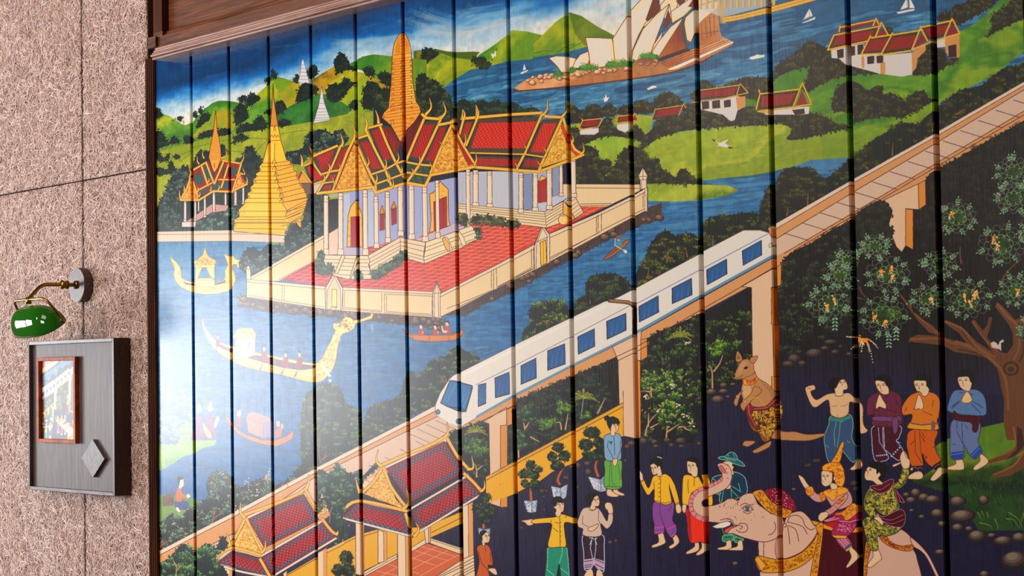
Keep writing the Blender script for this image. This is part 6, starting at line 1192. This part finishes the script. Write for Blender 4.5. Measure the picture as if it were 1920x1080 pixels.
def fibres(w_, h_, n, seed):
    """curled wood strands lying over a board w_ x h_ (m), all one mesh"""
    g = np.random.RandomState(seed); S = 4
    cx = g.uniform(0, w_, n); cz = g.uniform(0, h_, n); a = g.uniform(0, math.pi, n); ln = g.uniform(.012, .042, n); wd = g.uniform(.0006, .0015, n)
    cv = g.normal(0, 1, n)*22; ht = g.uniform(.0002, .003, n); lift = g.uniform(-.0004, .0012, n); tw = g.normal(0, .33, n)
    V = np.zeros((n, S, 2, 3), np.float32)
    ang = a.copy(); X = cx-np.cos(a)*ln/2; Zz = cz-np.sin(a)*ln/2
    for s in range(S):
        t = s/(S-1); aa = a+cv*ln*(t-.5)
        if s: X = X+np.cos(aa)*ln/(S-1); Zz = Zz+np.sin(aa)*ln/(S-1)
        y = -(ht+lift*math.sin(math.pi*t)*1.6)
        nx, nz = -np.sin(aa), np.cos(aa); wv = wd*(.7 if s in (0, S-1) else 1)
        for e, sg in enumerate((-1, 1)):
            V[:, s, e, 0] = np.clip(X+sg*nx*wv*.5*np.cos(tw), .0005, w_-.0005); V[:, s, e, 1] = y+sg*wv*.5*np.sin(tw); V[:, s, e, 2] = np.clip(Zz+sg*nz*wv*.5*np.cos(tw), .0005, h_-.0005)
    base = (np.arange(n)*S*2)[:, None, None]
    k = np.arange(S-1)*2
    F = base+np.stack([k, k+2, k+3, k+1], 1)[None]
    F = F.reshape(-1, 4).astype(np.int32)
    me = bpy.data.meshes.new('fibres'); me.vertices.add(n*S*2); me.vertices.foreach_set('co', V.ravel())
    me.loops.add(F.size); me.loops.foreach_set('vertex_index', F.ravel())
    me.polygons.add(len(F)); me.polygons.foreach_set('loop_start', np.arange(len(F), dtype=np.int32)*4); me.polygons.foreach_set('loop_total', np.full(len(F), 4, np.int32))
    me.update(calc_edges=True); me.validate(); return me
kj = at(155, 540, WD)[0]; vs_ = at(152, 339, WD)[1]; G = .02
dens = 1950
PH = 4.6                                     # height of one visible board run (board units)
def panel_board(k0, k1, v0, v1, seed, share=None):
    x0, x1, z0, z1 = k0*BW, k1*BW, ZC+v0*BW, ZC+v1*BW
    p = link('wall_panel', box('wall_panel', 0, x1-x0, 0, .02+WD*BW-.004, 0, z1-z0), M_CORE, wall, (x0, -(WD*BW-.004), z0))
    me = share or fibres(x1-x0, z1-z0, int((k1-k0)*(v1-v0)*dens), seed)
    tag(link('fibres', me, M_FIB, p), kind='stuff'); return me
for seed, (v0, v1) in enumerate(((vs_+G*.4, vs_+4.4), (vs_-7.6, vs_-G*.4))):
    panel_board(kj+G, KL-.01, v0, v1, seed+1)
    me = panel_board(kj-G-4.3, kj-G, v0, v1, seed+11)
    panel_board(kj-3*G-8.6, kj-3*G-4.3, v0, v1, 0, me)

# ------------------------------------------------------------------ the mural
mural = tag(link('mural', None), 'wall-sized mural on vertical boards showing a golden-roofed temple, white train and elephant', 'mural')
mural.location = W(0, V0, 0)
def plank_mesh(i):
    k0, k1 = i, i+1; gp = .026; ch = .012; gd = .075; th = .12
    p = [(k0+gp, th), (k0+gp, ch), (k0+gp+ch, 0), (k1-gp-ch, 0), (k1-gp, ch), (k1-gp, gd), (k1+gp, gd), (k1+gp, th)]
    if i == -1: p[0] = (k0-.02, th); p[1] = (k0-.02, ch); p[2] = (k0-.02+.001, 0)
    me = extrude_z('plank', [(x*BW, y*BW) for x, y in p], 0, (V1-V0)*BW)
    uv = me.uv_layers.new(name='plane')
    for lp in me.loops:
        c = me.vertices[lp.vertex_index].co; uv.data[lp.index].uv = ((c.x/BW-K0)/(K1-K0), (c.z/BW)/(V1-V0))
    # shift the mesh to its own middle so each board can lean a hair on its own
    for q in me.vertices: q.co.x -= (i+.5)*BW
    return me
for i in range(-1, 15):
    o = link('plank', plank_mesh(i), M_PAINT, mural, ((i+.5)*BW, 0, 0)); o.rotation_euler = (0, 0, TILT.get(i, .0)+rnd.uniform(-.0035, .0035))

# ------------------------------------------------------------------ woodwork around the mural
KE = 16.2
t1 = tag(link('trim_1', None), kind='structure'); t1.location = W(0, V1, 0)
def run(name, prof, k0, k1, m=None):         # profile in (dep, v) board units, v absolute
    me = extrude_x(name, [(-d*BW, (v-V1)*BW) for d, v in prof], k0*BW, k1*BW)
    return link(name, me, m or M_FRAME, t1)
MD = .30                                     # how far the moulding stands out
va = at(480, 60, MD)[1]; vb = at(480, 47, MD-.03)[1]; vc = at(480, 38, MD-.08)[1]; vd = at(480, 16, .2)[1]
ka = at(281, 100, MD)[0]
def bead(d, z0, z1, n=6):                    # half-round bead standing on depth d between two heights
    r = (z1-z0)/2; return [(d+r*.8*math.sin(math.pi*t/n), z0+r-r*math.cos(math.pi*t/n)) for t in range(n+1)]
st = (vb-va)/3
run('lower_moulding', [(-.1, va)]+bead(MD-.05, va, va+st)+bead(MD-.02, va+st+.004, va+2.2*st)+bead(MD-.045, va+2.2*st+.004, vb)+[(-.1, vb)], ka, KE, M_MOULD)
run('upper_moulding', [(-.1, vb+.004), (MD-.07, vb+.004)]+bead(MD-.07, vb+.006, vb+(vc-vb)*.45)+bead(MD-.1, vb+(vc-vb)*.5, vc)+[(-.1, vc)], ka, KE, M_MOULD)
run('rail', [(-.1, vc+.002), (.2, vc+.002), (.2, vd-.02), (.185, vd), (-.1, vd)], at(292, 85, .2)[0], KE)
run('corner_block', [(-.1, vc+.002), (.24, vc+.002), (.24, vc+.16), (-.1, vc+.16)], at(278, 85, .24)[0], at(291.5, 85, .24)[0])
run('panel_moulding', [(-.1, vd), (.16, vd), (.15, vd+.04), (.12, vd+.06), (-.1, vd+.06)], at(304, 60, .14)[0], KE)
run('frieze_panel', [(-.1, vd), (.09, vd), (.09, vd+3.0), (-.1, vd+3.0)], at(303, 40, .09)[0], KE)
run('stile', [(-.1, vd+.02), (.2, vd+.02), (.2, vd+3.0), (-.1, vd+3.0)], at(287.5, 30, .2)[0], at(303.5, 30, .2)[0], M_FRAMEV)
run('stile_foot', [(-.1, vd-.02), (.22, vd-.02), (.22, vd+.05), (-.1, vd+.05)], at(288, 60, .22)[0], at(304.5, 60, .22)[0])
t2 = tag(link('trim_2', None), kind='structure'); t2.location = W(KL, V0, 0)
kr = -1.0
pr = [(KL-.005, .1), (KL-.005, -.07), (KL+.03, -.085)]
for i in range(4):
    a_ = KL+.03+(kr-KL-.03)*i/4; b_ = KL+.03+(kr-KL-.03)*(i+1)/4
    pr += [(a_+.006, -.085+i*.014), (b_-.012, -.075+i*.014), (b_-.006, -.055+i*.014)]
pr += [(kr+.012, -.02), (kr+.012, .1)]
link('jamb', extrude_z('jamb', [((x-KL)*BW, y*BW) for x, y in pr], -.6*BW, (vb-V0)*BW), M_FRAMEV, t2)

# ------------------------------------------------------------------ wall lamp with a green glass shade
dk, dv = at(143.4, 534.2, WD+.14)
lamp = tag(link('wall_lamp', None), 'brass wall lamp with green glass shade on a round dark wooden base', 'wall lamp')
lamp.location = W(dk, dv, WD)
DR = .262*BW; DT = .14*BW
bm = bmesh.new(); bmesh.ops.create_cone(bm, cap_ends=True, segments=48, radius1=DR, radius2=DR, depth=DT)
bmesh.ops.bevel(bm, geom=[e for e in bm.edges if e.calc_face_angle(0) > 1], offset=.0012, segments=2, affect='EDGES')
me = bpy.data.meshes.new('base_disc'); bm.to_mesh(me); bm.free()
o = link('base_disc', me, M_DISC, lamp, (0, -DT/2, 0)); o.rotation_euler = (math.pi/2, 0, 0)
u = BW
A = lambda x, out, z: (x*u, -out*u, z*u)
scr = link('screw', ball('screw', .012*u, 10), M_BRASS, lamp, (.262*u, -.07*u, .0))
OB = .93                                                # end of the arm, out from the wall
arm = link('arm', tube('arm', [A(0, .14, 0), A(0, .4, 0), A(0, .58, .0), A(0, .67, -.008), A(0, .74, -.04), A(0, .81, -.1), A(0, OB, -.225)], [.03*u, .03*u, .027*u]), M_BRASS, lamp)
link('collar', tube('collar', [A(0, .138, 0), A(0, .17, 0)], .062*u, 20), M_BRASS, lamp)
link('knuckle', tube('knuckle', [A(0, .27, 0), A(0, .29, 0), A(0, .33, 0), A(0, .38, 0), A(0, .41, 0)], [.038*u, .07*u, .055*u, .072*u, .038*u], 16, 3), M_BRASS, lamp)
link('finial_joint', tube('finial_joint', [A(0, OB, -.20), A(0, OB, -.30)], .042*u, 14), M_BRASS, lamp)
YW_ = .60; SH = (.02, .755, -.655)                      # half length of yoke, centre of the shade's opening (x, out, z)
yz = -.232; PV = (.71, -.57)                            # pivots (out, z)
half = [(1.03, PV[0], PV[1]), (1.0, .76, -.46), (.96, .84, -.36), (.88, .9, -.275), (.74, OB, yz-.005), (.4, OB, yz)]
link('yoke', tube('yoke', [A(SH[0]-YW_*a, o, z) for a, o, z in half]+[A(SH[0]+YW_*a, o, z) for a, o, z in half[::-1]],   .021*u, 10, 5), M_BRASS, lamp)
for s in (-1, 1):
    link('pivot_knob', tube('pivot_knob', [A(SH[0]+s*(YW_-.08), PV[0], PV[1]), A(SH[0]+s*(YW_+.05), PV[0], PV[1])], .045*u, 14), M_BRASS, lamp)
M_GLASS, nt, b = mat('green_cased_glass')
b.inputs['Base Color'].default_value = (.008, .12, .005, 1); b.inputs['Roughness'].default_value = .07; b.inputs['Specular IOR Level'].default_value = .6
b.inputs['Coat Weight'].default_value = .6; b.inputs['Coat Roughness'].default_value = .03
tr_ = nd(nt, 'ShaderNodeBsdfTranslucent'); tr_.inputs[0].default_value = (.16, .70, .01, 1)
mx = nd(nt, 'ShaderNodeMixShader'); mx.inputs[0].default_value = .42
nt.links.new(b.outputs[0], mx.inputs[1]); nt.links.new(tr_.outputs[0], mx.inputs[2]); nt.links.new(mx.outputs[0], nt.nodes['Material Output'].inputs[0])
def shade_mesh():
    th = math.radians(34.6); d1 = np.array([0, -math.cos(th), -math.sin(th)]); d2 = np.array([0, -math.sin(th), math.cos(th)])
    vs = []; fs = []; ns, nf = 33, 17; HL = .66; A1, B1 = .275, .37
    for i in range(ns):
        s = -math.cos(math.pi*i/(ns-1)); r = max(1-abs(s)**3.2, 0)**.5
        for j in range(nf):
            f = math.pi*j/(nf-1); vs.append((np.array([s*HL, 0, 0])+r*(A1*math.cos(f)*d1+B1*math.sin(f)*d2))*u)
    for i in range(ns-1):
        for j in range(nf-1): fs.append((i*nf+j, (i+1)*nf+j, (i+1)*nf+j+1, i*nf+j+1))
    me = mesh('shade', vs, fs, True); bm = bmesh.new(); bm.from_mesh(me); bmesh.ops.remove_doubles(bm, verts=bm.verts, dist=1e-6); bmesh.ops.recalc_face_normals(bm, faces=bm.faces); bm.to_mesh(me); bm.free(); return me
so = link('shade', shade_mesh(), M_GLASS, lamp, A(*SH))
md = so.modifiers.new('thickness', 'SOLIDIFY'); md.thickness = .004; md.offset = -1
so['label'] = 'glossy green glass shade'
M_BULB, nt, b = mat('warm_bulb'); b.inputs['Emission Color'].default_value = (1, .78, .45, 1); b.inputs['Emission Strength'].default_value = 2.5
bl = link('bulb', tube('bulb', [A(SH[0]-.3, SH[1]-.02, SH[2]+.08), A(SH[0]+.3, SH[1]-.02, SH[2]+.08)], .06*u, 12), M_BULB, lamp)

# ------------------------------------------------------------------ display box
BD = WD+.27
def P3(px, py, dep): k, v = at(px, py, dep); return k, v
k0, vt = P3(51.5, 641, BD); k1, _ = P3(213, 634, BD); _, vb_ = P3(51.5, 917.6, BD)
bx = tag(link('display_box', None), 'dark wooden shadow box under the lamp with a small framed print and a raised diamond', 'display box')
bx.location = W(k0, vb_, WD)
BWD, BHT, DP = (k1-k0)*BW, (vt-vb_)*BW, .27*BW; RC = .065*BW; LP = .055*BW
link('back_panel', box('back_panel', LP*.6, BWD-LP*.6, -(DP-RC), -.001, LP*.6, BHT-LP*.6), M_BOX, bx)
link('side_board', box('side_board', 0, LP, -DP, -.001, 0, BHT, .0008), M_BOX, bx)
link('side_board', box('side_board', BWD-LP, BWD, -DP, -.001, 0, BHT, .0008), M_BOXS, bx)
link('top_board', box('top_board', LP, BWD-LP, -DP, -.001, BHT-LP, BHT, .0008), M_BOXH, bx)
link('bottom_board', box('bottom_board', LP, BWD-LP, -DP, -.001, 0, LP, .0008), M_BOXH, bx)
PD = BD-.065                                            # face of the recessed panel
FD = PD+.075
fk0, fv1 = P3(68.7, 671, FD); fk1, _ = P3(140, 669, FD); _, fv0 = P3(68.7, 829, FD)
X = lambda k: (k-k0)*BW
Zz = lambda v: (v-vb_)*BW
Y = lambda d: -(d-WD)*BW
pf = link('picture_frame', None, None, bx); pf['label'] = 'red-brown wooden picture frame'; pf.location = (X(fk0), Y(PD), Zz(fv0))
FWD, FHT, FB_, FT = (fk1-fk0)*BW, (fv1-fv0)*BW, .055*BW, .075*BW
for x0, x1, z0, z1 in ((0, FB_, 0, FHT), (FWD-FB_, FWD, 0, FHT), (FB_, FWD-FB_, FHT-FB_, FHT), (FB_, FWD-FB_, 0, FB_)):
    link('frame_bar', box('frame_bar', x0, x1, -FT, 0, z0, z1, .0006), M_ORANGE, pf)
M_PRINT, nt, b = mat('printed_picture')
ti = nd(nt, 'ShaderNodeTexImage', image=img); uvn = nd(nt, 'ShaderNodeUVMap', uv_map='plane'); nt.links.new(uvn.outputs[0], ti.inputs[0]); nt.links.new(ti.outputs[0], b.inputs['Base Color']); b.inputs['Roughness'].default_value = .7; b.inputs['Specular IOR Level'].default_value = .06
me = mesh('print', [(FB_, -.001, FB_), (FWD-FB_, -.001, FB_), (FWD-FB_, -.001, FHT-FB_), (FB_, -.001, FHT-FB_)], [(0, 1, 2, 3)])
uv = me.uv_layers.new(name='plane')
def tuv(px, py): k, v = at(px, py, 0); return ((k-K0)/(K1-K0), (v-V0)/(V1-V0))
for lp, q in zip(me.loops, ((1000, 1075), (1620, 1075), (1560, 330), (960, 420))): uv.data[lp.index].uv = tuv(*q)
link('print', me, M_PRINT, pf)
M_PANE, nt, b = mat('picture_glass')
gl = nd(nt, 'ShaderNodeBsdfGlossy'); gl.inputs['Roughness'].default_value = .3; gl.inputs[0].default_value = (1, 1, 1, 1)
tp = nd(nt, 'ShaderNodeBsdfTransparent')
mx = nd(nt, 'ShaderNodeMixShader'); mx.inputs[0].default_value = .013; nt.links.new(tp.outputs[0], mx.inputs[1]); nt.links.new(gl.outputs[0], mx.inputs[2]); nt.links.new(mx.outputs[0], nt.nodes['Material Output'].inputs[0])
link('glass_pane', box('glass_pane', FB_, FWD-FB_, -.004, -.0025, FB_, FHT-FB_), M_PANE, pf)
# raised diamond
dd = PD+.055
cs = [P3(152.6, 857, dd), P3(175.7, 824, dd), P3(195.5, 859, dd), P3(173, 895, dd)]
cxk = (cs[0][0]+cs[2][0])/2; hx = (cs[2][0]-cs[0][0])/2; czv = (cs[1][1]+cs[3][1])/2; hz = (cs[1][1]-cs[3][1])/2
pr = [(X(cxk)-hx*BW, Zz(czv)), (X(cxk), Zz(czv)+hz*BW), (X(cxk)+hx*BW, Zz(czv)), (X(cxk), Zz(czv)-hz*BW)]
vs = [(x, Y(PD), z) for x, z in pr]+[(x, Y(dd), z) for x, z in pr]
me = mesh('diamond', vs, [(0, 1, 2, 3), (4, 7, 6, 5), (0, 4, 5, 1), (1, 5, 6, 2), (2, 6, 7, 3), (3, 7, 4, 0)])
bm = bmesh.new(); bm.from_mesh(me); bmesh.ops.recalc_face_normals(bm, faces=bm.faces); bm.to_mesh(me); bm.free()
link('diamond', me, wood('greyed_diamond_wood', '#4a4244', '#7c7274', .5, (60, 60, 25), .3), bx)
